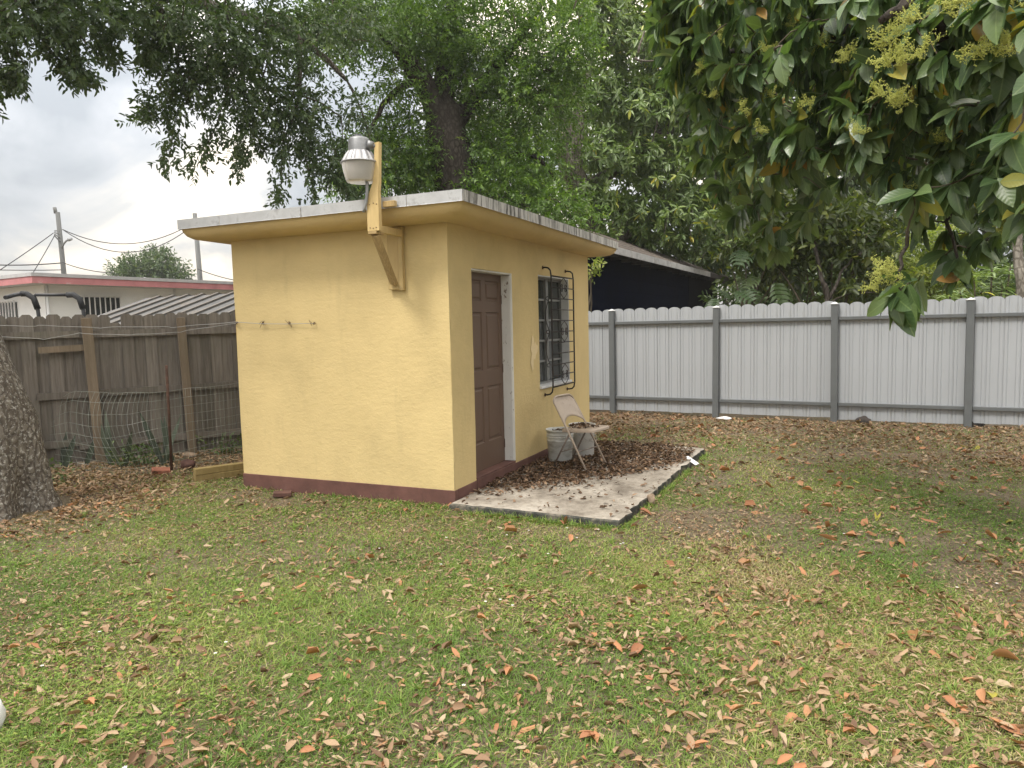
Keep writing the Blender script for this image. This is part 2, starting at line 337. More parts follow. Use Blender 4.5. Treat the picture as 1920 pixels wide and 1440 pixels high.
m, nt = newmat('window_glass'); v = coord(nt)
finish(nt, pbsdf(nt, ramp(nt, noise(nt, v, 5, 3), [(0.3, (0.022, 0.026, 0.026)), (0.7, (0.05, 0.055, 0.055))]), 0.12, 0, 0.6, bump(nt, noise(nt, v, 3, 2), 0.05, 0.01))); M['glass'] = m
M['curtain'] = simple('grey_curtain', (0.17, 0.17, 0.165), 0.9, 0.2, 3, stretch=(1, 6, 0.4))
m, nt = newmat('prismatic_lens'); v = coord(nt)
p = nt.nodes.new('ShaderNodeBsdfPrincipled'); p.inputs['Base Color'].default_value = (0.60, 0.575, 0.535, 1); p.inputs['Roughness'].default_value = 0.4
p.inputs['Transmission Weight'].default_value = 0.45; p.inputs['IOR'].default_value = 1.3; finish(nt, p.outputs[0]); M['lens'] = m
# concrete slab: pale, brushed, blotched with dark algae
m, nt = newmat('stained_concrete'); v = coord(nt)
n1 = noise(nt, v, 2.1, 8, 0.68); n2 = noise(nt, v, 26, 5, 0.75)
col = ramp(nt, n1, [(0.34, (0.13, 0.11, 0.088)), (0.46, (0.27, 0.24, 0.20)), (0.58, (0.38, 0.345, 0.295)), (0.70, (0.46, 0.42, 0.365))])
col = mixc(nt, ramp(nt, n2, [(0.48, (0, 0, 0)), (0.70, (0.7, 0.7, 0.7))]), col, (0.13, 0.105, 0.082))
finish(nt, pbsdf(nt, col, 0.9, 0, 0.2, bump(nt, n2, 0.5, 0.01))); M['concrete'] = m
M['slab_side'] = simple('algae_dark_concrete', (0.05, 0.052, 0.045), 0.9, 0.45, 9, bmp=0.6, dirt=(0.19, 0.165, 0.13), dirt_amt=(0.50, 0.66), dirt_scale=9)
# soil under the lawn
m, nt = newmat('lawn_soil'); v = coord(nt)
n1 = noise(nt, v, 0.8, 6, 0.6); n2 = noise(nt, v, 38, 6, 0.7); n3 = noise(nt, v, 150, 3, 0.7)
col = ramp(nt, n2, [(0.3, (0.07, 0.056, 0.042)), (0.52, (0.18, 0.143, 0.10)), (0.75, (0.32, 0.26, 0.185))])
col = mixc(nt, ramp(nt, n1, [(0.42, (0, 0, 0)), (0.66, (0.42, 0.42, 0.42))]), col, (0.10, 0.105, 0.045))
finish(nt, pbsdf(nt, col, 0.95, 0, 0.1, bump(nt, mth(nt, 'ADD', n2, mth(nt, 'MULTIPLY', n3, 0.5)), 0.9, 0.02))); M['soil'] = m
M['grass'] = leafmat('grass_blades', [(0.0, (0.12, 0.205, 0.045)), (0.30, (0.185, 0.28, 0.062)), (0.58, (0.28, 0.33, 0.09)), (0.76, (0.40, 0.365, 0.16)), (1.0, (0.50, 0.42, 0.25))], 0.6, 0.3, 0.25)
LITTER = [(0.0, (0.075, 0.045, 0.028)), (0.15, (0.16, 0.095, 0.058)), (0.32, (0.26, 0.165, 0.10)), (0.52, (0.36, 0.25, 0.155)), (0.68, (0.42, 0.325, 0.22)), (0.78, (0.33, 0.20, 0.11)), (0.84, (0.43, 0.21, 0.105)), (0.95, (0.27, 0.12, 0.065)), (1.0, (0.36, 0.32, 0.06))]
M['litter'] = leafmat('dry_leaves', LITTER, 0.7, 0.12, 0.25)
M['litter_dark'] = leafmat('damp_dead_leaves', [(0.0, (0.05, 0.03, 0.02)), (0.5, (0.13, 0.08, 0.05)), (0.8, (0.26, 0.17, 0.11)), (1.0, (0.42, 0.30, 0.20))], 0.75, 0.08, 0.2)
M['clover'] = leafmat('clover_leaves', [(0.0, (0.13, 0.20, 0.035)), (0.6, (0.20, 0.28, 0.05)), (1.0, (0.30, 0.36, 0.08))], 0.55, 0.3, 0.3)
M['oak_leaf'] = leafmat('oak_leaves', [(0.000, (0.0405, 0.0702, 0.0324)), (0.600, (0.0702, 0.1148, 0.0459)), (1.000, (0.1215, 0.1688, 0.0607))], 0.45, 0.28)
M['fine_leaf'] = leafmat('fine_green_leaves', [(0.000, (0.0536, 0.1032, 0.0224)), (0.500, (0.0990, 0.1796, 0.0336)), (0.850, (0.1650, 0.2649, 0.0476)), (1.000, (0.3094, 0.4041, 0.0630))], 0.5, 0.34)
M['whorl_leaf'] = leafmat('glossy_whorled_leaves', [(0.000, (0.0820, 0.1357, 0.0417)), (0.600, (0.1756, 0.2574, 0.0798)), (0.920, (0.2808, 0.3628, 0.1100)), (0.960, (0.7020, 0.6786, 0.1139)), (1.000, (0.8424, 0.5616, 0.1139))], 0.36, 0.25, 0.6)
M['avo_leaf'] = leafmat('avocado_leaves', [(0.000, (0.0487, 0.0920, 0.0369)), (0.550, (0.0870, 0.1487, 0.0567)), (0.955, (0.1427, 0.2089, 0.0780)), (0.978, (0.2610, 0.3009, 0.0567)), (0.990, (0.3828, 0.3540, 0.0637)), (1.000, (0.4524, 0.2301, 0.0709))], 0.36, 0.28, 0.65, veins=True, spots=(0.30, 0.17, 0.09))
M['flower'] = leafmat('yellow_green_blossom', [(0.000, (0.3450, 0.3960, 0.0900)), (1.000, (0.5980, 0.6000, 0.1700))], 0.7, 0.2)
M['far_leaf'] = leafmat('far_foliage', [(0.000, (0.0300, 0.0540, 0.0196)), (0.700, (0.0675, 0.1080, 0.0336)), (1.000, (0.1500, 0.2025, 0.0560))], 0.5, 0.3)
M['bright_leaf'] = leafmat('yellow_green_leaves', [(0.0, (0.09, 0.13, 0.03)), (0.6, (0.20, 0.25, 0.055)), (1.0, (0.36, 0.36, 0.10))], 0.45, 0.45)
M['fan_leaf'] = leafmat('lobed_leaves', [(0.000, (0.0325, 0.0650, 0.0234)), (1.000, (0.1105, 0.1560, 0.0585))], 0.45, 0.28, 0.5)
M['mid_leaf'] = leafmat('olive_leaves', [(0.000, (0.0286, 0.0468, 0.0144)), (0.600, (0.0624, 0.0858, 0.0216)), (0.880, (0.1300, 0.1560, 0.0288)), (1.000, (0.2860, 0.2730, 0.0540))], 0.45, 0.4)
M['snake'] = leafmat('stiff_striped_leaves', [(0.000, (0.0200, 0.0325, 0.0225)), (1.000, (0.0650, 0.0800, 0.0450))], 0.4, 0.1)
M['weed'] = leafmat('weed_leaves', [(0.0, (0.05, 0.085, 0.03)), (1.0, (0.12, 0.17, 0.05))], 0.5, 0.3)
M['bark_oak'] = bark('oak_bark', (0.10, 0.085, 0.07), (0.22, 0.20, 0.17), 24, (0.40, 0.39, 0.36))
M['bark_dark'] = bark('dark_bark', (0.045, 0.038, 0.032), (0.10, 0.088, 0.075), 17)
M['bark_pale'] = bark('pale_grey_bark', (0.13, 0.115, 0.095), (0.27, 0.25, 0.215), 15)
M['twig'] = simple('twig', (0.085, 0.07, 0.048), 0.85, 0.3, 12)

YAW = 0.4215; CX, CY = -0.5299, 6.3432
EX = np.array([math.cos(YAW), -math.sin(YAW), 0]); EY = np.array([math.sin(YAW), math.cos(YAW), 0]); CC = np.array([CX, CY, 0])
def sl2w(x, y, z=0.0): return CC + EX*x + EY*y + np.array([0, 0, z])
def w2sl(P): P = np.asarray(P) - CC; return P @ EX, P @ EY
SHX, SHY = 2.46, 3.875

# ================================================================== SETTING
# ground: one sheet out to the horizon, uneven near the yard
ax = np.concatenate([[-600, -250, -120, -60, -35, -22], np.arange(-14, 14.01, 0.2), [20, 32, 60, 120, 250, 600]])
ay = np.concatenate([[-600, -250, -100, -40, -15, -6], np.arange(-2, 16.01, 0.2), [22, 34, 60, 120, 250, 600]])
gx, gy = np.meshgrid(ax, ay); near = np.clip(1-np.maximum(np.abs(gx)-9, 0)/4, 0, 1)*np.clip(1-np.maximum(np.abs(gy-7)-6, 0)/2, 0, 1)
def ground_z(x, y):
    return (fbm(np.asarray(x)+50, np.asarray(y)+50, 0.9, 3)-0.5)*0.05
lx, ly = (gx-CX)*EX[0]+(gy-CY)*EX[1], (gx-CX)*EY[0]+(gy-CY)*EY[1]
flat = ((lx > -SHX-.5) & (lx < 2.1) & (ly > -.5) & (ly < SHY+.5))
gz = np.where(flat, -0.012, ground_z(gx, gy)*near - 0.012)
nx, ny = len(ax), len(ay)
idx = np.arange(nx*ny).reshape(ny, nx)
GF = np.stack([idx[:-1, :-1], idx[:-1, 1:], idx[1:, 1:], idx[1:, :-1]], -1).reshape(-1, 4)
ground = npmesh('ground', np.stack([gx, gy, gz], -1).reshape(-1, 3), GF, M['soil'], smooth=True)
tag(ground, 'worn back yard lawn littered with dry leaves', 'ground', kind='structure')

# concrete slab beside the door
slab = bpy.data.objects.new('concrete_slab', None); slab.location = CC; slab.rotation_euler = (0, 0, -YAW); link(slab)
tag(slab, 'stained pale concrete slab in front of the brown door', 'slab', kind='structure')
def wavy(p, q, n, amp, seed):
    r = np.random.default_rng(seed); t = np.linspace(0, 1, n); P = np.outer(1-t, p)+np.outer(t, q)
    d = np.array([-(q[1]-p[1]), q[0]-p[0]]); d = d/np.linalg.norm(d); off = r.normal(0, amp, n); off[0] = off[-1] = 0
    return [tuple(P[i]+d*off[i]) for i in range(n-1)]
SL = [(0.012, -0.13), (1.55, -0.18), (1.64, 3.29), (0.25, 3.50), (0.012, 3.50)]
outl = wavy(SL[0], SL[1], 22, .012, 1)+wavy(SL[1], SL[2], 40, .012, 2)+wavy(SL[2], SL[3], 10, .012, 3)+[SL[3], SL[4]]
c0 = np.mean(np.array(outl), 0)
b = MB(); n = len(outl)
top_in = [(c0[0]+(u-c0[0])*.988, c0[1]+(w_-c0[1])*.992) for u, w_ in outl]
b.add([(u, w_, 0.058) for u, w_ in top_in], [tuple(range(n))]); b.build('slab_top', M['concrete'], slab)
b = MB(); b.add([(u, w_, 0.058) for u, w_ in top_in]+[(u, w_, 0.046) for u, w_ in outl]+[(u, w_, -0.06) for u, w_ in outl],
      [(i, n+i, n+(i+1) % n, (i+1) % n) for i in range(n)]+[(n+i, 2*n+i, 2*n+(i+1) % n, n+(i+1) % n) for i in range(n)])
b.build('slab_edge', M['slab_side'], slab)

# ================================================================== YELLOW SHED
shed = empty('shed', CC, -YAW, 'small yellow stucco shed with flat roof and brown door', 'shed')
def wall_grid(b, o, du, dv, nrm, W_, H_, holes, depth, step=0.09, amp=0.004, seed=0):
    """stuccoed wall face with openings; o origin, du/dv unit axes, nrm outward"""
    o, du, dv, nrm = map(np.array, (o, du, dv, nrm))
    us = list(np.linspace(0, W_, int(W_/step)+1)); vs_ = list(np.linspace(0, H_, int(H_/step)+1))
    for (a0, a1, b0, b1) in holes: us += [a0, a1]; vs_ += [b0, b1]
    us = sorted(set(np.round(us, 4))); vs_ = sorted(set(np.round(vs_, 4)))
    def P(u, v):
        e = min(u, W_-u, 0.3)/0.3
        h = (vnoise(u+seed*7+3, v+5, 2.1, seed)-.5)*amp*2 + (vnoise(u+seed*3, v, 6, seed+1)-.5)*amp
        return o + du*u + dv*v + nrm*float(h)
    ids = {}
    vv = []; ff = []
    def V(i, j):
        if (i, j) not in ids: ids[(i, j)] = len(vv); vv.append(P(us[i], vs_[j]))
        return ids[(i, j)]
    for i in range(len(us)-1):
        for j in range(len(vs_)-1):
            um, vm = (us[i]+us[i+1])/2, (vs_[j]+vs_[j+1])/2
            if any(a0 < um < a1 and b0 < vm < b1 for a0, a1, b0, b1 in holes): continue
            ff.append((V(i, j), V(i+1, j), V(i+1, j+1), V(i, j+1)))
    b.add(vv, ff, True)
    for (a0, a1, b0, b1) in holes:
        q = [(a0, b0), (a1, b0), (a1, b1), (a0, b1)]
        for k in range(4):
            (u0, v0), (u1, v1) = q[k], q[(k+1) % 4]
            A, B = P(u0, v0), P(u1, v1)
            b.add([A, B, o+du*u1+dv*v1-nrm*depth, o+du*u0+dv*v0-nrm*depth], [(3, 2, 1, 0)])
HW = 2.5
DOOR = (0.432, 1.342, 0.155, 2.129); WIN = (2.072, 3.10, 0.86, 2.155)
b = MB()
wall_grid(b, (-SHX, 0, 0), (1, 0, 0), (0, 0, 1), (0, -1, 0), SHX, HW, [], .2, seed=1)
wall_grid(b, (0, 0, 0), (0, 1, 0), (0, 0, 1), (1, 0, 0), SHY, HW, [DOOR, WIN], .2, seed=2)
wall_grid(b, (0, SHY, 0), (-1, 0, 0), (0, 0, 1), (0, 1, 0), SHX, HW, [], .2, seed=3)
wall_grid(b, (-SHX, SHY, 0), (0, -1, 0), (0, 0, 1), (-1, 0, 0), SHY, HW, [], .2, seed=4)
b.build('wall', M['yellow'], shed)
b = MB()   # the inside shell keeps the room dark
b.box(-SHX+.2, -.2, .2, SHY-.2, 0.02, 2.45); b.f = [f for k, f in enumerate(b.f) if k != 5]; b.sm = b.sm[:5]
b.build('inner_wall', M['curtain'], shed)
b = MB(); h = .143
b.box(-SHX-.007, .007, -.007, 0.06, -0.05, h, .004); b.box(-SHX-.0065, -SHX+.06, .0605, SHY+.007, -0.05, h, .004)
b.box(-.06, .0065, .0605, DOOR[0]-.001, -.05, h+.001, .004); b.box(-.06, .0065, DOOR[1]+.001, SHY+.007, -.05, h+.001, .004)
b.box(-.06, .011, DOOR[0], DOOR[1], -.05, DOOR[2]-.004, .004)
b.build('base_band', M['band'], shed)
b = MB(); b.box(-.16, .006, DOOR[0]+.003, DOOR[1]-.003, DOOR[2]-.003, DOOR[2]+.016, .004); b.build('door_sill', M['band'], shed)
# door, six panels
DX = -0.104
door = MB(); dy0, dy1, dz0, dz1 = DOOR[0]+.004, DOOR[1]-.028, DOOR[2]+.018, DOOR[3]-.02
dw, dh = dy1-dy0, dz1-dz0
rows = [(.035, .14), (.195, .495), (.575, .865)]; cols = [(.10, .46), (.56, .92)]
us = sorted({0, 1, *[c for q in cols for c in q]}); vs_ = sorted({0, 1, *[1-c for q in rows for c in q]})
fp = lambda u, v, d=0: (DX+d, dy0+u*dw, dz0+v*dh)
for i in range(len(us)-1):
    for j in range(len(vs_)-1):
        um, vm = (us[i]+us[i+1])/2, (vs_[j]+vs_[j+1])/2
        if any(a < um < c for a, c in cols) and any(1-e < vm < 1-d for d, e in rows): continue
        door.add([fp(us[i], vs_[j]), fp(us[i+1], vs_[j]), fp(us[i+1], vs_[j+1]), fp(us[i], vs_[j+1])], [(0, 1, 2, 3)])
dslab = door.build('door', M['door'], shed)
for (a, c) in cols:
    for (d, e) in rows:
        pb = MB(); rings = []
        for ins, dep in ((0, 0), (.010, -.013), (.026, -.013), (.040, -.003)):
            iu, iv = ins/dw, ins/dh; rings.append([fp(a+iu, 1-e+iv, dep), fp(c-iu, 1-e+iv, dep), fp(c-iu, 1-d-iv, dep), fp(a+iu, 1-d-iv, dep)])
        vsx = [p for r_ in rings for p in r_]
        fsx = [(k*4+i, k*4+(i+1) % 4, (k+1)*4+(i+1) % 4, (k+1)*4+i) for k in range(3) for i in range(4)]+[(12, 13, 14, 15)]
        pb.add(vsx, fsx).build('door_panel', M['door'], dslab)
for z in (0.36, 1.15, 1.86):
    hb = MB(); hb.tube([(DX+.008, dy1+.006, z-.045), (DX+.008, dy1+.006, z+.045)], .007, 8); hb.box(DX+.001, DX+.005, dy1-.02, dy1+.0, z-.045, z+.045)
    hb.build('hinge', M['rust'], dslab)
b = MB(); b.box(DX-.03, .004, DOOR[1]-.026, DOOR[1]-.001, DOOR[2]+.018, DOOR[3]-.002, .003)
b.box(DX-.03, -.002, DOOR[1]-.038, DOOR[1]-.027, DOOR[2]+.02, DOOR[3]-.024, .003)
b.box(DX-.03, -.004, DOOR[0]+.001, DOOR[1]-.028, DOOR[3]-.018, DOOR[3]-.001, .003)
b.build('door_frame', M['jamb'], shed)
# window: awning panes in two columns behind a deep reveal
WXD = -0.118; wy0, wy1, wz0, wz1 = WIN
win = MB()
fr = .028
win.box(WXD-.03, WXD+.02, wy0+.001, wy0+fr, wz0+.03, wz1-.001); win.box(WXD-.03, WXD+.02, wy1-fr, wy1-.001, wz0+.03, wz1-.001)
win.box(WXD-.03, WXD+.019, wy0+fr, wy1-fr, wz1-fr, wz1-.001); win.box(WXD-.03, WXD+.019, wy0+fr, wy1-fr, wz0+.03, wz0+.03+fr)
ym = wy0+.50
win.box(WXD-.03, WXD+.030, ym-.035, ym+.035, wz0+.03+fr, wz1-fr)
window = win.build('window', M['alu'], shed)
nrow = 5; z0_, z1_ = wz0+.03+fr, wz1-fr; ph = (z1_-z0_)/nrow
for (ya, yb) in ((wy0+fr, ym-.035), (ym+.035, wy1-fr)):
    for k in range(nrow):
        za, zb = z0_+k*ph, z0_+(k+1)*ph
        pb = MB(); pb.add([(WXD+.001, ya+.002, za+.012), (WXD+.001, yb-.002, za+.012), (WXD-.008, yb-.002, zb-.012), (WXD-.008, ya+.002, zb-.012)], [(0, 1, 2, 3)]); pb.build('pane', M['glass'], window)
        pb = MB(); pb.box(WXD-.02, WXD+.010, ya, yb, zb-.012, zb+.012 if k < nrow-1 else zb-.0005); pb.build('muntin', M['alu'], window)
b = MB(); b.box(WXD-.03, .028, wy0-.0, wy1-.0, wz0+.0005, wz0+.03, .004); b.build('window_sill', M['white_trim'], window)
b = MB(); b.box(WXD+.021, -.002, wy1-.012, wy1-.0005, wz0+.031, wz1-.0005); b.box(WXD+.021, -.004, wy0+.0005, wy1-.013, wz1-.012, wz1-.0005)
b.build('window_reveal', M['white_trim'], window)
# scrolled iron grille, stood off the wall
gr = MB(); gy0, gy1, gz0, gz1, gX = 2.215, 2.975, 0.86, 2.165, 0.105
def arm(y, z, s):  # bent mounting arm between the wall and the grille upright
    return [(0.0, y, z+s*.075), (.03, y, z+s*.078), (.07, y, z+s*.070), (.095, y, z+s*.045), (gX, y, z)]
for y in (gy0, gy1): gr.tube(arm(y, gz1, 1)[:-1]+[(gX, y, gz1-.02), (gX, y, (gz0+gz1)/2), (gX, y, gz0+.02)]+arm(y, gz0, -1)[:-1][::-1], .0095, 8)
grille = gr.build('window_grille', M['iron'], shed)
for k in range(11):
    z = gz0+.01+(gz1-gz0-.03)*k/10; q = MB(); q.tube([(gX, gy0, z), (gX, gy1, z)], .0072 if k % 10 else .009, 6).build('grille_bar', M['iron'], grille)
def scroll(cy, cz, h, w):
    """lyre of four bars rising from the crossbar: each leaves the tip, swings out and curls back in"""
    q = MB()
    for sz in (1, -1):
        for sy in (1, -1):
            pts = [(cy+sy*w*math.sin(math.pi*.62*t)**1.1, cz+sz*h*(1-.80*t)) for t in np.linspace(0, 1, 10)]
            y1, z1 = pts[-1]; r0 = w*.34
            for t in np.linspace(.04, 1.2, 14):
                a = t*2*math.pi; r = r0*(1-t*.55); pts.append((y1-sy*r0+sy*r*math.cos(a), z1-sz*r*math.sin(a)*.8))
            q.tube([(gX+.012, y, z) for y, z in pts], .0046, 5)
    return q
zb = lambda k: gz0+.01+(gz1-gz0-.03)*k/10
for k in (1, 5, 9): scroll((gy0+gy1)/2, zb(k), .122, .115).build('scroll', M['iron'], grille)
for (za, zc_) in ((zb(2), zb(5)), (zb(5), zb(8))):     # long S curves beside the left upright
    q = MB(); pts = [(gX-.022-.05*math.sin(math.pi*t), gy0-.015, za+(zc_-za)*t) for t in np.linspace(0, 1, 16)]
    for e, s in ((0, 1), (-1, -1)):
        x, y, z = pts[e]; q.tube([(x-.02+.02*math.cos(a), y, z+s*.02*math.sin(a)) for a in np.linspace(0, 5.2, 12)], .0048, 5)
    q.tube(pts, .0052, 5); q.build('scroll', M['iron'], grille)
for y in (gy0, gy1):
    for z in (gz0-.078, gz1+.078): MB().lathe([(.0, .0), (.02, .0), (.02, .006), (0, .007)], 10).build('mounting_plate', M['rust'], grille).matrix_local = Matrix.Translation((.003, y, z)) @ Matrix.Rotation(math.pi/2, 4, 'Y')
# paint scuff on the wall between door and window (built as a thin skim of plaster)
q = MB(); cy_, cz_ = 1.89, 1.29; N = 26; pts = []
for k in range(N):
    a = 2*math.pi*k/N; rr = 1+.35*math.sin(3*a+1)+.2*math.sin(7*a); pts.append((.0068, cy_+.085*rr*math.cos(a)+.03*math.sin(a), cz_+.15*rr*math.sin(a)))
M['scuff'] = stucco('pale_plaster_patch', (0.74, 0.60, 0.36)); q.add([(.007, cy_, cz_)]+pts, [(0, 1+k, 1+(k+1) % N) for k in range(N)]); q.build('plaster_patch', M['scuff'], shed)
# roof slab with rounded lower edge, coated top, drip edges
prof = [(0.0, 2.492), (.10, 2.490), (.19, 2.494), (.245, 2.508), (.285, 2.535), (.31, 2.575), (.318, 2.61), (.318, 2.668)]
vv = []
for off, z in prof: vv += [(-SHX-off, -off, z), (off, -off, z), (off, SHY+off, z), (-SHX-off, SHY+off, z)]
def ring_div(off, z, n=24):
    c = [(-SHX-off, -off), (off, -off), (off, SHY+off), (-SHX-off, SHY+off)]; out = []
    for k in range(4):
        for t in range(n):
            u = t/n; x = c[k][0]*(1-u)+c[(k+1) % 4][0]*u; y = c[k][1]*(1-u)+c[(k+1) % 4][1]*u
            w = (float(vnoise(x*1.0+30, y+off*4+9, 1.7, 5))-.5)*.008
            out.append((x, y, z+(w if z < 2.6 else 0)))
    return out
b = MB(); n = 96; vv = []
for off, z in prof: vv += ring_div(off, z)
ff = [(i*n+k, i*n+(k+1) % n, (i+1)*n+(k+1) % n, (i+1)*n+k) for i in range(len(prof)-1) for k in range(n)]
b.add(vv, ff, True); roof = b.build('roof', M['soffit'], shed)
b = MB(); b.box(-SHX-.325, .325, -.325, SHY+.325, 2.664, 2.686); b.build('roof_coating', M['roof_top'], roof)
def edge(x0, y0, x1, y1, mat, nrm, cuts):
    d = np.array([x1-x0, y1-y0]); L = np.linalg.norm(d); d = d/L; ts = [0]+cuts+[L]
    for k, (a, c) in enumerate(zip(ts[:-1], ts[1:])):
        q = MB(); g = .0025; o = .0015*(k % 2); nn = np.array(nrm)
        m_ = max(2, int((c-a)/.25)); tt = np.linspace(a+g, c-g, m_+1); vs2 = []
        for t in tt:
            p = np.array([x0, y0])+d*t; w = (float(vnoise(t+x0*3+20, y0+9, 2.3, 8))-.5)*.010
            for (out, z) in ((-.004, 2.692), (.008+o, 2.691), (.008+o+w*.4, 2.602+w*.3), (.014+o+w*.4, 2.598+w*.3), (-.002, 2.600)): vs2.append((p[0]+nn[0]*out, p[1]+nn[1]*out, z))
        fs2 = [(i*5+j, i*5+j+1, (i+1)*5+j+1, (i+1)*5+j) for i in range(m_) for j in range(4)]
        q.add(vs2, fs2); q.build('drip_edge', mat, roof)
R0 = .33
edge(-SHX-R0-.02, -R0, R0+.008, -R0, M['fascia'], (0, -1), [.55, 1.52, 2.62])
edge(R0, -R0-.008, R0, SHY+R0, M['fascia_streak'], (1, 0), [1.35, 3.05])
edge(R0, SHY+R0, -SHX-R0, SHY+R0, M['fascia'], (0, 1), [1.5]); edge(-SHX-R0, SHY+R0, -SHX-R0, -R0, M['fascia'], (-1, 0), [2.0])
# wall hooks and the wire that runs along the front wall out to the fence
for k, (x, z) in enumerate(((-2.424, 1.682), (-2.078, 1.664), (-1.757, 1.668), (-1.454, 1.656))):
    q = MB(); q.tube([(x, .0, z), (x, -.024, z)], .0028, 6)
    q.tube([(x+.011*math.cos(a), -.022, z+.011*math.sin(a)) for a in np.linspace(0, 6, 12)], .0022, 5)
    r_ = random.Random(k)
    for _ in range(3 if k < 2 else 2): q.tube([(x+.02*r_.uniform(-1, 1), -.03, z), (x+.05*r_.uniform(-1, 1), -.04, z+.05*r_.uniform(-1, 1)), (x+.05*r_.uniform(-1, 1), -.03, z+.04*r_.uniform(-1, 1))], .0022, 4)
    q.build('wire_hook', M['rust'], shed)

# ================================================================== LAMP ON ITS TIMBER BRACKET
lb = empty('security_lamp', sl2w(-.50, 0, 0), -YAW, 'barn style security lamp on a yellow timber bracket above the roof edge', 'lamp')
X = .50   # local x is measured from x=-.50 of the shed
b = MB(); b.box(-.590+X, -.478+X, -.045, -.007, 1.935, 2.470, .003); b.build('wall_board', M['lumber_yellow'], lb)
b = MB(); b.box(-.476+X, -.432+X, -.050, -.007, 1.925, 2.484, .003); b.build('wall_board', M['lumber_yellow'], lb)
b = MB()
P_ = [(-.508, 2.405), (-.392, 2.405), (-.392, 2.72), (-.383, 2.80), (-.376, 2.95), (-.366, 3.12), (-.410, 3.115), (-.418, 2.95), (-.440, 2.80), (-.478, 2.72), (-.505, 2.64)]
b.prism([(u+X, v) for u, v in P_], lambda u, v, d: (u, d, v), -.448, -.405); b.build('upright', M['lumber_yellow'], lb)
b = MB(); b.box(-.460+X, -.420+X, -.402, -.052, 2.395, 2.455, .003); b.build('arm', M['lumber_yellow'], lb)
b = MB(); b.box(-.506+X, -.420+X, -.449, -.34, 2.378, 2.403, .003); b.build('foot_block', M['lumber_worn'], lb)
b = MB(); b.obox((-.455+X, -.415, 2.376), (-.520+X, -.058, 1.985), .068, .04, (0, -1, .6)); b.build('brace', M['lumber_worn'], lb)
b = MB(); b.box(-.390+X, -.272+X, -.392, -.352, 2.600, 2.648, .003); b.build('tie_block', M['lumber_worn'], lb)
q = MB()
for (x, z) in ((-.48, 2.43), (-.45, 2.425), (-.42, 2.43), (-.48, 2.62), (-.44, 2.63), (-.41, 2.62)): q.lathe([(0, .002), (.005, .002), (.005, 0)], 6, (0, 0, 0)); q.v[-18:] = [(x+X+v[0], -.4495-v[2], z+v[1]) for v in q.v[-18:]]
q.build('nail_head', M['rust'], lb)
LX, LY = -.555+X, -.455
q = MB(); q.lathe([(0, 3.178), (.05, 3.176), (.078, 3.166), (.088, 3.148), (.091, 3.066), (.094, 3.056)], 28, (LX, LY, 0)); q.build('housing', M['lamp_metal'], lb)
q = MB(); q.lathe([(.034, 3.178), (.032, 3.196), (.0, 3.199)], 16, (LX-.01, LY, 0)); q.build('photocell', M['black_steel'], lb)
q = MB(); n = 64; prof = [(.098, 3.056), (.118, 3.030), (.138, 2.995), (.150, 2.972)]
vv = []
for i, (r, z) in enumerate(prof):
    for k in range(n):
        rr = r*(1+.028*(1 if (k//2) % 2 else -1)); a = 2*math.pi*k/n; vv.append((LX+rr*math.cos(a), LY+rr*math.sin(a), z))
q.add(vv, [(i*n+k, (i+1)*n+k, (i+1)*n+(k+1) % n, i*n+(k+1) % n) for i in range(3) for k in range(n)])
q.lathe([(.153, 2.974), (.158, 2.970), (.158, 2.962), (.150, 2.958)], 40, (LX, LY, 0)); q.build('reflector', M['reflector'], lb)
q = MB(); q.lathe([(.148, 2.958), (.138, 2.90), (.118, 2.822), (.110, 2.810), (.06, 2.806), (0, 2.806)], 48, (LX, LY, 0), rib=.006); q.build('lens', M['lens'], lb)
q = MB(); q.tube([(LX+.075, LY, 3.10), (LX+.12, LY+.02, 3.095), (-.405+X, -.43, 3.09)], .022, 10); q.tube([(LX+.10, LY, 3.07), (LX+.12, LY, 3.13)], .03, 10); q.build('mounting_arm', M['lamp_metal'], lb)
q = MB(); q.tube([(-.485+X, -.462, 2.82), (-.488+X, -.464, 2.72), (-.500+X, -.464, 2.64), (-.524+X, -.460, 2.59), (-.535+X, -.452, 2.565)], .013, 8); q.build('conduit', M['conduit'], lb)

# ================================================================== FOLDING CHAIR, BUCKETS, SMALL THINGS
SZ = 0.060
ch = empty('folding_chair', sl2w(.565, 1.745, SZ), -YAW-.21, 'beige metal folding chair with dead leaves on its seat', 'chair')
hw_ = .205
def chair_tubes():
    q = MB(); pts = [(.225, -hw_-.01, 0), (.02, -hw_, .37), (-.16, -hw_+.005, .685)]
    for a in np.linspace(0, math.pi/2, 6): pts.append((-.175-.022*math.sin(a), -hw_+.005+.10*(1-math.cos(a)), .705+.06*math.sin(a)))
    pts += [(x, -y, z) for x, y, z in pts[::-1]]
    return q.tube(pts, .0115, 10)
chair_tubes().build('frame', M['chair'], ch)
for s in (-1, 1):
    MB().tube([(.03, s*(hw_-.028), .44), (-.215, s*(hw_-.022), .0)], .0105, 8).build('leg', M['chair_dark'], ch)
    MB().tube([(.018, s*(hw_-.014), .455), (.10, s*(hw_-.016), .40)], .006, 6).build('hinge_arm', M['chair'], ch)
    MB().lathe([(.013, 0), (.014, .02), (.012, .028)], 8, (.225, s*(hw_+.01), 0)).build('foot_cap', M['black_pad'], ch)
MB().tube([(.03, -hw_+.004, .40), (.03, hw_-.004, .40)], .006, 6).build('crossbar', M['chair_dark'], ch)
MB().tube([(.105, -hw_, .20), (.105, hw_, .20)], .0065, 6).build('crossbar', M['chair_dark'], ch)
MB().tube([(-.113, -hw_+.024, .18), (-.113, hw_-.024, .18)], .0065, 6).build('crossbar', M['chair_dark'], ch)
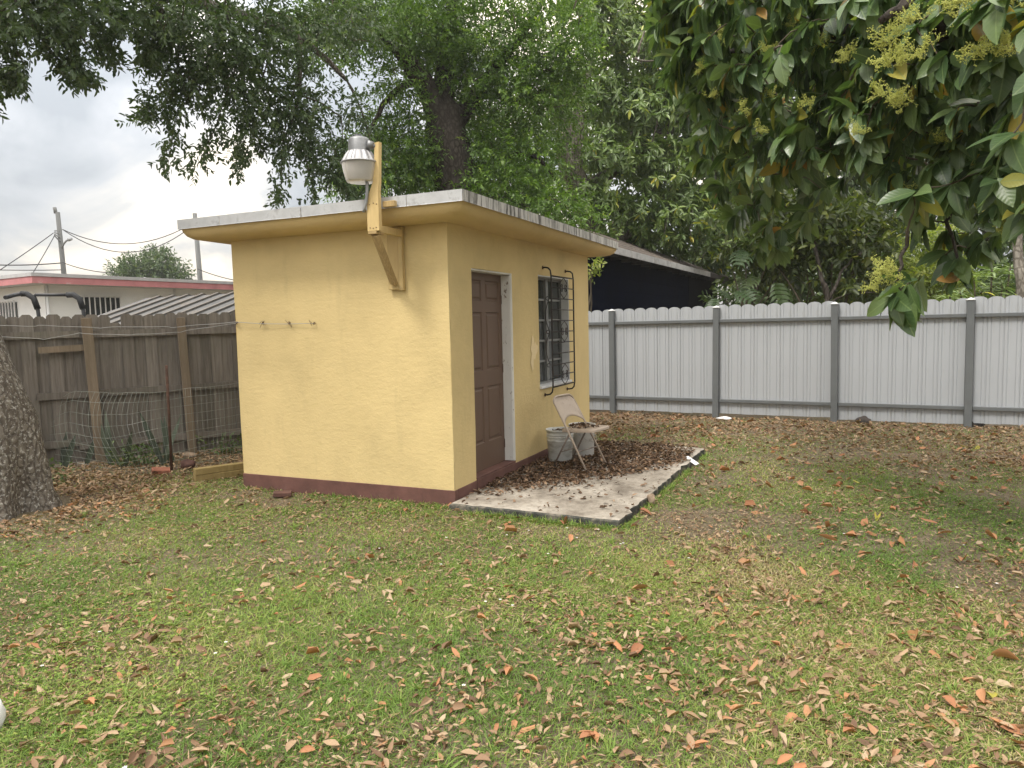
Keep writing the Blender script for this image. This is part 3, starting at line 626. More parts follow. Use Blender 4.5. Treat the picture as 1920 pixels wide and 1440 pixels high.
def rrect(x0, x1, hy, r, n=6, taper=.0):
    pts = []
    for cx_, cy_, a0 in ((x1-r, hy-taper-r, 0), (x0+r, hy-r, 90), (x0+r, -hy+r, 180), (x1-r, -hy+taper+r, 270)):
        for k in range(n+1): a = math.radians(a0+90*k/n); pts.append((cx_+r*math.cos(a), cy_+r*math.sin(a)))
    return pts
out = rrect(-.10, .295, .20, .055, 6, .012); n = len(out); q = MB(); cs_ = (0.1, 0)
rg = []
for sc_, z in ((1.0, .405), (1.0, .428), (.975, .437), (.90, .434), (.5, .428)): rg += [(cs_[0]+(x-cs_[0])*sc_, y*sc_, z+.008*(x-.1)/.2) for x, y in out]
q.add(rg, [(i*n+k, i*n+(k+1) % n, (i+1)*n+(k+1) % n, (i+1)*n+k) for i in range(4) for k in range(n)]+[tuple(range(4*n, 5*n))], True); q.build('seat', M['chair'], ch)
q = MB(); NY, NZ = 18, 10; vv = []
for j in range(NZ+1):
    for i in range(NY+1):
        s = -1+2*i/NY; y = s*(hw_-.004); t = j/NZ
        lo = .475 + .075*(1-s*s)**.8; hi = .765 - .085*max(0, abs(s)-.55)**1.6*3.0; z = lo+(hi-lo)*t
        x0 = -.16-(z-.685)*.571 if z < .70 else -.172-(z-.70)*.33
        vv.append((x0-.018*(1-s*s)*(1 if t > .02 else .7)+.004, y, z))
q.add(vv, [(j*(NY+1)+i, j*(NY+1)+i+1, (j+1)*(NY+1)+i+1, (j+1)*(NY+1)+i) for j in range(NZ) for i in range(NY)], True)
bk = q.build('backrest', M['chair'], ch); md = bk.modifiers.new('thick', 'SOLIDIFY'); md.thickness = .006; md.offset = 0

def bucket(loc, r0, r1, h, mat, rings, label, fill):
    e = empty('bucket', loc, random.uniform(0, 6), label, 'bucket'); prof = [(0, .004), (r0-.006, .004), (r0, .010)]; z_last = 0
    rz = lambda z: r0+(r1-r0)*z/h
    for z, w, dz in sorted(rings): prof += [(rz(z), z), (rz(z)+w, z+.003), (rz(z)+w, z+dz), (rz(z+dz), z+dz+.003)]
    prof += [(r1, h-.022), (r1+.007, h-.020), (r1+.008, h-.002), (r1+.003, h), (r1-.003, h-.002), (rz(fill)-.004, fill-.02)]
    MB().lathe(prof, 40).build('body', mat, e)
    q = MB(); q.lathe([(rz(fill)-.005, fill-.004), (.09, fill+.012), (.05, fill+.006), (0, fill+.02)], 20); q.build('soil', M['dirt'], e)
    for s in (-1, 1): MB().tube([(s*(r1+.004), 0, h-.065), (s*(r1+.016), 0, h-.065)], .011, 8).build('handle_lug', mat, e)
    q = MB(); q.tube([((r1+.015)*math.cos(a), -.10*math.sin(a)-(.07*math.sin(a)), h-.065-.13*math.sin(a)) for a in np.linspace(0, math.pi, 16)], .002, 5); q.build('handle', M['wire'], e)
    return e
bk1 = bucket(sl2w(.255, 2.01, SZ), .132, .152, .365, M['bucket'], [(.275, .006, .006), (.300, .006, .006), (.235, .004, .005)], 'grimy white plastic bucket nearest the door, behind the folding chair', .315)
bk2 = bucket(sl2w(.385, 2.40, SZ), .135, .150, .372, M['bucket2'], [(.300, .005, .006), (.325, .005, .006)], 'cleaner white bucket of soil between the chair and the shed corner', .345)
def blk(name, loc, dims, rot, mat, label, cat, rough=.0, group=None, n=2):
    b = MB(); b.box(-dims[0]/2, dims[0]/2, -dims[1]/2, dims[1]/2, -dims[2]/2, dims[2]/2, .006)
    o = b.build(name, mat); o.location = loc; o.rotation_euler = rot; return tag(o, label, cat, group)
# stacked timbers beside the shed's left corner
for k, (dz, dr, dx, L, lab) in enumerate(((.036, 0, 0, 1.0, 'lower treated timber of the short stack by the shed corner'), (.108, .03, -.03, .92, 'upper treated timber of the short stack by the shed corner'))):
    c = (gnd(398, 905)+gnd(455, 885))/2 + np.array([.12+dx, .10+dx, dz])
    b = MB(); b.box(-L/2, L/2, -.045-.015*(k == 0), .045+.015*(k == 0), -.035, .035, .005); o = b.build('timber', M['timber']); o.location = c; o.rotation_euler = (0, 0, .62+dr); tag(o, lab, 'timber')
blk('wood_block', gnd(530, 930)+np.array([0, 0, .022]), (.17, .10, .045), (.03, .04, .25), M['brownwood'], 'dark red brown block lying against the shed plinth', 'block')
def stone(name, loc, r, mat, label, cat='stone', seed=0, rot=0):
    u = MB(); R_ = random.Random(seed); NL, NR = 8, 12; vs2 = []
    for i in range(NL+1):
        for k in range(NR):
            t = math.pi*i/NL; a = 2*math.pi*k/NR; f = 1+.12*math.sin(3*a+seed)+.1*math.sin(2*t*2+a*2+seed*2)+R_.uniform(-.06, .06)*(0 < i < NL)
            vs2.append((r[0]*f*math.sin(t)*math.cos(a), r[1]*f*math.sin(t)*math.sin(a), r[2]*f*math.cos(t)))
    u.add(vs2, [(i*NR+k, (i+1)*NR+k, (i+1)*NR+(k+1) % NR, i*NR+(k+1) % NR) for i in range(NL) for k in range(NR)], True)
    o = u.build(name, mat); o.location = loc; o.rotation_euler = (0, 0, rot); return tag(o, label, cat)
stone('stone', gnd(1221, 944)+np.array([0, 0, .03]), (.025, .050, .055), M['rock'], 'tan flat stone stood against the dark edge of the slab', seed=3, rot=.5)
blk('brick', gnd(302, 888)+np.array([0, 0, .03]), (.19, .10, .06), (.25, .12, .5), M['brick'], 'broken red brick on the leaves below the wire mesh', 'brick')
stone('stone', gnd(345, 880)+np.array([0, .1, .04]), (.09, .07, .06), M['brownwood'], 'dark reddish lump beside the rusty stake', seed=8)
stone('stone', gnd(1619, 793)+np.array([0, 0, .03]), (.11, .08, .07), M['rock_dark'], 'dark stone at the foot of the white fence between two posts', seed=11)
stone('stone', gnd(1826, 799)+np.array([0, 0, .03]), (.14, .09, .09), M['rock_dark'], 'dark stone against the rightmost grey fence post', seed=14)
stone('stone', gnd(1358, 786)+np.array([0, 0, .012]), (.12, .08, .03), M['white_stone'], 'flat white stone at the foot of the second grey fence post', seed=17)
stone('stone', gnd(-8, 1365)+np.array([-.01, 0, .055]), (.045, .06, .075), M['white_stone'], 'white rounded lump cut off by the left edge of the lawn', 'stone', seed=21)
stone('stone', gnd(356, 858)+np.array([0, 0, .03]), (.09, .05, .035), M['rock'], 'pale chunk of wood on the leaves right of the rusty stake', 'wood scrap', seed=23)
q = MB(); q.box(-.085, .085, -.028, .028, -.0015, .0015); o = q.build('paper_tag', M['paper']); g = gnd(1297, 866, .03); o.location = (g[0], g[1], .045); o.rotation_euler = (.25, .38, -.95); tag(o, 'white card tag hanging over the slab edge', 'tag')

# ================================================================== WHITE METAL FENCE
FX, FY, FA = 1.804, 12.8669, 0.5087
wf = empty('white_fence', (FX, FY, 0), -FA, 'white scalloped metal privacy fence with grey posts and rails', 'fence')
posts = [-3.62, -1.81, 0, 1.81, 3.615, 5.362, 7.15, 8.95]
pk = MB(); PW = .2; us = [0, .006, .012, .045, .049, .053, .057, .098, .102, .145, .149, .153, .157, .188, .194, .2]
dp = [.010, .010, .0, .0, .006, .006, 0, 0, 0, 0, .006, .006, 0, 0, .004, .004]
vv = []
for u, d in zip(us, dp): vv += [(u, d, .045), (u, d, 1.785+.052*math.sqrt(max(0, 1-((u-.1)/.1)**2)))]
pk.add(vv, [(2*i, 2*i+2, 2*i+3, 2*i+1) for i in range(len(us)-1)])
pkm = pk.mesh('picket', M['vinyl']); pm = MB(); pm.box(-.048, .048, -.048, .048, -.05, 1.795, .006); pmm = pm.mesh('post', M['fence_grey'])
cm_ = MB(); cm_.box(-.056, .056, -.056, .056, 1.796, 1.812, .004); cm_.add([(-.05, -.05, 1.812), (.05, -.05, 1.812), (.05, .05, 1.812), (-.05, .05, 1.812), (0, 0, 1.838)], [(0, 1, 4), (1, 2, 4), (2, 3, 4), (3, 0, 4)]); cmm = cm_.mesh('post_cap', M['cap'])
for a, c in zip(posts[:-1], posts[1:]):
    npk = 9; w = (c-a)/npk
    for k in range(npk):
        o = link(bpy.data.objects.new('picket', pkm), wf); o.location = (a+w*k, .012+random.uniform(-.002, .002), random.uniform(-.006, .006)+.012*math.sin(a*1.3)); o.scale = (w/PW, 1, 1)
    for z in (.27, 1.585):
        q = MB(); q.box(a+.049, c-.049, -.036, .008, z-.026, z+.026, .004); q.build('rail', M['fence_grey'], wf)
for s in posts:
    p_ = link(bpy.data.objects.new('post', pmm), wf); p_.location = (s, -.03, 0); p_.rotation_euler = (random.uniform(-.006, .006), random.uniform(-.008, .008), 0)
    c_ = link(bpy.data.objects.new('post_cap', cmm), p_)

# ================================================================== OLD WOODEN FENCE
WA = np.array([-5.98, 8.55, 0]); WB = np.array([-3.73, 9.85, 0]); wd = unit(WB-WA); wang = math.atan2(wd[1], wd[0])
wfn = empty('wooden_fence', WA, wang, 'weathered grey brown dog-eared wooden fence behind the wire mesh', 'fence')
s = -2.3; k = 0; R_ = random.Random(4)
while s < 5.6:
    w = R_.uniform(.132, .146); h = 1.845+R_.uniform(-.022, .018); e = .032+R_.uniform(-.006, .006)
    if 1.02 < s < 1.16: h -= .10
    q = MB(); P_ = [(0, .02), (w, .02), (w, h-e), (w-e, h), (e, h), (0, h-e)]
    q.prism(P_, lambda u, v, d: (u, d, v), -.009, .009); o = q.build('picket', M['wood_fence'], wfn)
    k += 1; o.location = (s, .032+.011*(k % 2)*2+R_.uniform(-.001, .001), 0); o.rotation_euler = (R_.uniform(-.003, .003), R_.uniform(-.0025, .0025), R_.uniform(-.03, .03)); s += w+R_.uniform(-.012, -.004)
for (a, c, z, dz) in ((-2.2, .80, 1.585, .0), (.78, 3.1, 1.60, .0), (3.1, 5.4, 1.60, 0), (-2.2, -.18, .95, 0), (.30, 2.9, .86, .0), (2.9, 5.4, .90, 0), (-2.2, .7, .25, 0), (.7, 5.4, .22, 0)):
    q = MB(); q.obox((a, -.002, z), (c, -.002, z+.02), .036, .085); q.build('rail', M['wood_fence'], wfn)
for (s_, h, w, lean, mat) in ((-.05, 1.80, .10, .0, 'wood_fence'), (.875, 1.80, .115, -.03, 'wood_post'), (1.93, 1.79, .10, -.03, 'wood_post'), (3.4, 1.8, .1, 0, 'wood_post'), (-1.6, 1.8, .1, 0, 'wood_fence')):
    q = MB(); q.box(-w/2, w/2, -.045, .045, -.05, h, .005); o = q.build('post', M[mat], wfn); o.location = (s_-lean*1.5, -.070, 0); o.rotation_euler = (0, lean, 0)
q = MB(); q.obox((.35, -.05, 1.42), (.86, -.05, 1.44), .03, .075); q.build('rail_splice', M['wood_post'], wfn)
q = MB(); q.obox((-.22, -.135, 1.32), (.08, -.135, .62), .03, .07, (0, -1, 0)); q.build('brace', M['wood_fence'], wfn)
q = MB(); q.obox((-.62, -.10, .82), (.0, -.14, .10), .03, .05, (0, -1, 0)); q.build('brace', M['wood_fence'], wfn)
# wires strung along the fence to the shed wall
wall_pt = sl2w(-2.424, -.03, 1.682)
def strung(name, label, pts, r, mat, group=None):
    q = MB(); q.tube(pts, r, 5); o = q.build(name, mat); return tag(o, label, 'wire', group)
def wob(pp, n, amp, seed):
    r = np.random.default_rng(seed); pp = np.array(pp); t = np.linspace(0, len(pp)-1, n); out = []
    ph_ = r.uniform(0, 6, 3)
    for x in t:
        i = min(int(x), len(pp)-2); f = x-i; f = f*f*(3-2*f); p = pp[i]*(1-f)+pp[i+1]*f
        out.append(p+np.array([0, 0, amp*(math.sin(x*5+ph_[0])+.6*math.sin(x*11+ph_[1]))]))
    return out
strung('fence_wire', 'upper sagging pale wire running along the top of the wooden fence', wob([at(-60, 609, 8.2), at(70, 611, 8.35), at(190, 614, 8.5), at(320, 613, 8.6), wall_pt], 60, .006, 2)+[tuple(sl2w(-2.078, -.035, 1.664)), tuple(sl2w(-1.757, -.02, 1.655)), tuple(sl2w(-1.454, -.03, 1.656))], .0028, M['wire_white'])
strung('fence_wire', 'lower sagging pale wire dipping left of the brown fence post', wob([at(-60, 628, 8.2), at(80, 636, 8.3), at(150, 625, 8.45), at(250, 628, 8.5), at(340, 622, 8.6), wall_pt+np.array([0, 0, -.004])], 60, .004, 5), .0028, M['wire_white'])

# rusty stake and crumpled wire mesh
q = MB(); g0 = gnd(322, 884); q.tube([g0+np.array([0, 0, -.05]), at(312, 685, g0[1]-.0)], .016, 8); tag(q.build('stake', M['rust']), 'rusty iron stake standing in the crumpled wire mesh', 'stake')
base = [gnd(20, 868), gnd(90, 872), gnd(190, 888), gnd(262, 890), gnd(322, 880), gnd(400, 862), gnd(460, 848), gnd(500, 838)]
base = np.array(base); tt = np.linspace(0, len(base)-1, 58)
bp = np.array([base[min(int(t), 6)]*(1-(t-min(int(t), 6)))+base[min(int(t), 6)+1]*(t-min(int(t), 6)) for t in tt])
NR = 10; grid = np.zeros((58, NR, 3))
for i, t in enumerate(tt):
    u = t/(len(base)-1); hgt = .30+.62*min(1, max(0, (u-.02)/.2)); nrm_ = np.array([.35, -.93, 0])
    for j in range(NR):
        v = j/(NR-1); bulge = .16*math.sin(math.pi*v)*math.exp(-((u-.36)/.16)**2) - .22*v*v*math.exp(-((u-.28)/.2)**2)
        nx_ = .05*(float(vnoise(u*9, v*3, 1.3, 21))-.5)+.02*math.sin(v*9+u*20)
        sag = -.16*math.exp(-((u-.30)/.13)**2)*math.sin(math.pi*min(1, v*1.1))
        side = .10*math.sin(v*5+1)*math.exp(-((u-.33)/.18)**2)
        grid[i, j] = bp[i]+nrm_*(bulge+nx_)+np.array([side, 0, hgt*v+sag*.6+.02*(float(vnoise(u*14, v*4, 1.0, 31))-.5)])
wm = MB(); wm2 = MB()
for j in range(NR): wm.tube(list(grid[:, j]), .0018, 3, False); 
for i in range(58): wm.tube(list(grid[i]), .0016, 3, False)
tag(wm.build('wire_mesh', M['wire_green']), 'crumpled pale green wire mesh sagging in front of the wooden fence', 'wire mesh')

# ================================================================== NAVY HOUSE BEHIND THE WHITE FENCE
e0 = at(1155, 467, 15.0); e1 = at(1385, 527, 28.7); nd_ = unit((e1-e0)*np.array([1, 1, 0])); nl = np.linalg.norm((e1-e0)[:2]); zE = 3.1
nang = math.atan2(nd_[1], nd_[0]); nh = empty('house', (e0[0], e0[1], 0), nang, 'dark navy outbuilding with brown shingled roof behind the white fence', 'building')
# local x runs along the eave away from the yard, local y points up the roof slope (away from the camera)
eo = .45; wl = nl-1.9
q = MB(); q.box(-.5, wl-4.8, eo, eo+1.7, 0, zE-.02); q.build('wall', M['navy'], nh)
for k in range(9):
    z = .35+k*.3
    q = MB(); q.box(-.5, wl-4.8, eo-.012, eo-.001, z-.145, z+.145); q.build('siding_board', M['navy'], nh)
q = MB(); q.box(wl-4.79, wl, eo+.02, eo+1.6, 0, zE-.02); q.build('wall', M['navy2'], nh)
q = MB(); q.box(wl-4.9, wl-4.78, eo-.02, eo-.0125, 0, zE-.03); q.build('corner_board', M['navy2'], nh)
rise = .48; RW = 1.6
rf = MB(); rf.add([(-.9, -.02, zE+.03), (nl, -.02, zE+.03), (nl, RW, zE+.03+RW*rise), (-.9, RW, zE+.03+RW*rise), (-.9, -.02, zE+.0), (nl, -.02, zE+.0), (nl, RW, zE+RW*rise), (-.9, RW, zE+RW*rise)],
                   [(0, 1, 2, 3), (7, 6, 5, 4), (0, 4, 5, 1), (1, 5, 6, 2), (3, 2, 6, 7), (0, 3, 7, 4)]); rfo = rf.build('roof', M['shingle'], nh)
for k in range(5):
    for j in range(14):
        y0 = .0+k*.28; x0 = -.9+j*1.38+(k % 2)*.5; x1 = min(x0+1.36, nl-.01)
        if x1 <= x0: continue
        z0 = zE+.034+y0*rise
        if k < 7:
            q = MB(); q.add([(x0, y0-.03, z0+.012-.03*rise), (x1, y0-.03, z0+.012-.03*rise), (x1, y0+.27, z0+.27*rise+.002), (x0, y0+.27, z0+.27*rise+.002), (x0, y0-.03, z0-.03*rise), (x1, y0-.03, z0-.03*rise)], [(0, 1, 2, 3), (4, 5, 1, 0)]); q.build('shingle', M['shingle'], rfo)
q = MB(); q.box(-.9, nl*.62, -.05, -.021, zE-.10, zE+.045); q.build('fascia', M['eave_white'], nh)
q = MB(); q.box(nl*.62+.002, nl, -.045, -.021, zE-.11, zE+.035); q.build('fascia', M['eave_dark'], nh)
q = MB(); q.box(-.9, nl, -.02, eo+.3, zE-.025, zE-.004); q.build('soffit', M['eave_dark'], nh)
for k in range(24):
    q = MB(); x = -.7+k*.8
    if x < nl: q.box(x-.03, x+.03, -.018, eo-.02, zE-.13, zE-.026); q.build('rafter_tail', M['eave_dark'], nh)

# ================================================================== WHITE HOUSE, TIN ROOF AND BAR BEHIND THE WOODEN FENCE
hc = at(60, 507, 18.0); hr = at(435, 527, 23.0); hd = unit((hr-hc)*np.array([1, 1, 0])); ha = math.atan2(hd[1], hd[0])
wh = empty('house', (hc[0], hc[1], 0), ha, 'long white stucco house with faded red roof edge beyond the wooden fence', 'house')
ov = .5; RZ = 3.2   # local x along the right wall, local y to the left-back
q = MB(); q.box(ov, 14, ov, 11, 0, RZ-.30); q.build('wall', M['house_white'], wh)
q = MB(); q.box(0, 14.5, 0, 11.5, RZ-.30, RZ-.06); rfo = q.build('roof', M['house_roof'], wh)
q = MB(); q.box(-.03, 14.5, -.03, -.001, RZ-.30, RZ-.13); q.build('fascia', M['house_red'], wh)
q = MB(); q.box(-.03, -.001, .0, 11.5, RZ-.30, RZ-.13); q.build('fascia', M['house_red'], wh)
q = MB(); q.box(-.05, 14.5, -.05, -.0, RZ-.128, RZ-.04); q.build('drip_edge', M['house_roof'], wh)
q = MB(); q.box(-.05, -.0, .001, 11.5, RZ-.128, RZ-.04); q.build('drip_edge', M['house_roof'], wh)
q = MB(); q.lathe([(.30, -.06), (.28, .03), (.20, .10), (.0, .13)], 16, (4.2, 2.0, RZ)); q.build('roof_vent', M['house_white'], rfo)
def barred(y_or_x, a0, a1, z0, z1, face):
    f = (lambda s, d, z: (s, ov-d, z)) if face == 'x' else (lambda s, d, z: (ov-d, s, z))
    def bx(s0, s1, d0, d1, za, zb_):
        q = MB(); p, r = f(s0, d0, za), f(s1, d1, zb_); q.box(min(p[0], r[0]), max(p[0], r[0]), min(p[1], r[1]), max(p[1], r[1]), za, zb_); return q
    w = bx(a0, a1, .002, .03, z0, z1).build('window', M['glass'], wh)
    n_ = int((a1-a0)/.14)
    for k in range(n_+1): s = a0+(a1-a0)*k/n_; bx(s-.012, s+.012, .06, .085, z0-.05, z1+.05).build('bar', M['bars'], w)
    for z in (z0-.05, (z0+z1)/2, z1+.03): bx(a0-.03, a1+.03, .086, .11, z, z+.025).build('bar', M['bars'], w)
barred(0, 1.45, 2.45, 1.4, 2.60, 'x'); barred(0, 1.95, 2.9, 1.4, 2.50, 'y')
q = MB(); q.tube([(ov+.03, ov+.02-.08, 0), (ov+.03, ov-.06, RZ-.31)], .035, 8); q.build('downpipe', M['house_white'], wh)
q = MB(); q.tube([(ov+3.65, ov-.06, 0), (ov+3.65, ov-.06, RZ-.31)], .03, 8); q.build('downpipe', M['house_white'], wh)
# small shed with ribbed sheet roof
A_ = at(440, 551, 13.6); B_ = at(275, 559, 14.6); rd = unit((B_-A_)*np.array([1, 1, 0])); ta = math.atan2(rd[1], rd[0])
ts = empty('tin_roof_shed', (A_[0], A_[1], 0), ta, 'small grey shed with ribbed metal roof just beyond the wooden fence', 'shed')
# local x along the ridge to the left-back, local +y toward the yard (downslope seen by the camera)
TL = float(np.linalg.norm((B_-A_)[:2])); TZ = 2.30; TR = 1.9; TD = .62; x0t = -1.6
q = MB(); q.add([(x0t, 0, TZ-.04), (TL, 0, TZ-.04), (TL, TR, TZ-TD-.04), (x0t, TR, TZ-TD-.04), (TL, -TR, TZ-TD-.04), (x0t, -TR, TZ-TD-.04)], [(0, 1, 2, 3), (0, 5, 4, 1)]); q.build('roof_deck', M['tin_rib'], ts)
npan = 10; w = (TL-x0t)/npan
for sgn in (1, -1):
    for k in range(npan):
        xa, xb = x0t+k*w, x0t+(k+1)*w; q = MB()
        pr = [(xa+.004, 0), (xa+.02, .026), (xa+.055, .026), (xa+.07, 0), (xb-.002, 0)]
        q.add([(x, y*sgn, z+TZ+d) for (y, z) in ((0, 0), (TR+.1, -TD*(TR+.1)/TR)) for (x, d) in pr], [(i, i+1, 5+i+1, 5+i) for i in range(4)]); q.build('roof_panel', M['tin'], ts)
        q = MB(); q.obox((xa+.037, 0, TZ+.030), (xa+.037, sgn*(TR+.1), TZ-TD*(TR+.1)/TR+.030), .060, .016); q.build('rib', M['tin_rib'], ts)
q = MB(); q.add([(x0t+.1, 0, TZ-.05), (x0t+.1, TR-.1, TZ-TD-.02), (x0t+.1, TR-.1, 0), (x0t+.1, -TR+.1, 0), (x0t+.1, -TR+.1, TZ-TD-.02), (TL-.1, 0, TZ-.05), (TL-.1, TR-.1, TZ-TD-.02), (TL-.1, TR-.1, 0), (TL-.1, -TR+.1, 0), (TL-.1, -TR+.1, TZ-TD-.02)], [(0, 1, 2, 3, 4), (9, 8, 7, 6, 5), (1, 6, 7, 2), (4, 3, 8, 9)]); q.build('wall', M['tin_wall'], ts)
# padded pull-up bar
pb_ = empty('pull_up_bar', at(110, 700, 11.0)*np.array([1, 1, 0]), 0, 'black pull-up station with curved padded handles above the wooden fence', 'exercise bar')
org = np.array(pb_.location)
def lp(px, py, d=11.0): return at(px, py, d)-org
for pts, nm in (([(73, 640), (73, 596), (70, 575), (63, 559), (50, 551), (40, 551)], 'upright'), ([(159, 640), (158, 596), (155, 575), (149, 560), (138, 553), (126, 553)], 'upright')):
    P3 = [lp(x, y) for x, y in pts]; P3.insert(0, np.array([P3[0][0], P3[0][1], 0])); o = MB().tube(P3, .028, 10).build(nm, M['black_steel'], pb_)
    MB().tube([P3[2]*.2+P3[3]*.8]+P3[4:], .043, 12).build('foam_grip', M['black_pad'], o)
MB().tube([lp(40, 551), lp(24, 554, 10.8), lp(10, 558, 10.6)], .03, 10).build('handle', M['black_steel'], pb_)
MB().tube([lp(66, 553), lp(128, 553)], .024, 10).build('crossbar', M['black_steel'], pb_)

# utility poles and lines
def pole(name, top, d, label, lean=0):
    t = at(*top, d); e = empty(name, (t[0], t[1], 0), 0, label, 'utility pole', 'utility poles beyond the white house')
    MB().tube([(lean, 0, 0), (lean*.5, 0, t[2]*.5), (0, 0, t[2])], [.15, .13, .11], 10).build('shaft', M['pole'], e); return e, t
p1, t1 = pole('utility_pole', (108, 398), 38, 'tall utility pole with a street lamp arm left of the far tree', .25)
MB().tube([(-.1, 0, t1[2]-.05), (-.14, 0, t1[2]+.25)], .09, 8).build('insulator', M['pole'], p1)
def lpp(px, py): return at(px, py, 38)-np.array([t1[0], t1[1], 0])
a_ = MB().tube([lpp(116, 466), lpp(119, 458), lpp(124, 452), lpp(130, 449)], .045, 6).build('lamp_arm', M['pole'], p1)
q = MB(); q.tube([lpp(128, 449.5), lpp(135, 448)], [.10, .07], 8); q.build('lamp_head', M['conduit'], a_)
for k in range(4): MB().tube([lpp(112.5, 432+k*7), lpp(102, 433+k*3)], .035, 5).build('bracket', M['pole'], p1)
p2, t2 = pole('utility_pole', (365, 400), 38, 'utility pole half hidden behind the shed roof corner', .2)
def cat(a, b, sag, n=18):
    a, b = np.array(a), np.array(b); return [a*(1-t)+b*t+np.array([0, 0, -sag*4*t*(1-t)]) for t in np.linspace(0, 1, n)]
for k, (a, b, s_, d0, d1, lab) in enumerate((((117, 430), (367, 415), .95, 38, 38, 'upper of the two cables sagging between the utility poles'), ((117, 430), (367, 418), 1.35, 38, 38, 'lower of the two cables sagging between the utility poles'),
        ((100, 437), (-120, 580), .1, 38, 30, 'cable running steeply down to the left from the utility pole'), ((103, 440), (50, 530), .05, 38, 33, 'guy cable falling from the pole towards the white roof'),
        ((115, 493), (-100, 490), .15, 38, 37, 'thick level cable left of the utility pole above the roof'), ((115, 506), (-100, 503), .05, 38, 37, 'lower level cable skimming the white roof at the left'),
        ((117, 492), (215, 512), .12, 38, 36, 'cable dropping right from the pole towards the far tree'), ((370, 504), (470, 530), .1, 38, 34, 'thin cable dropping behind the shed from the right pole'))):
    q = MB(); q.tube(cat(at(*a, d0), at(*b, d1), s_), .022 if k != 4 else .03, 5); tag(q.build('power_line', M['cable']), lab, 'cable', 'overhead cables')

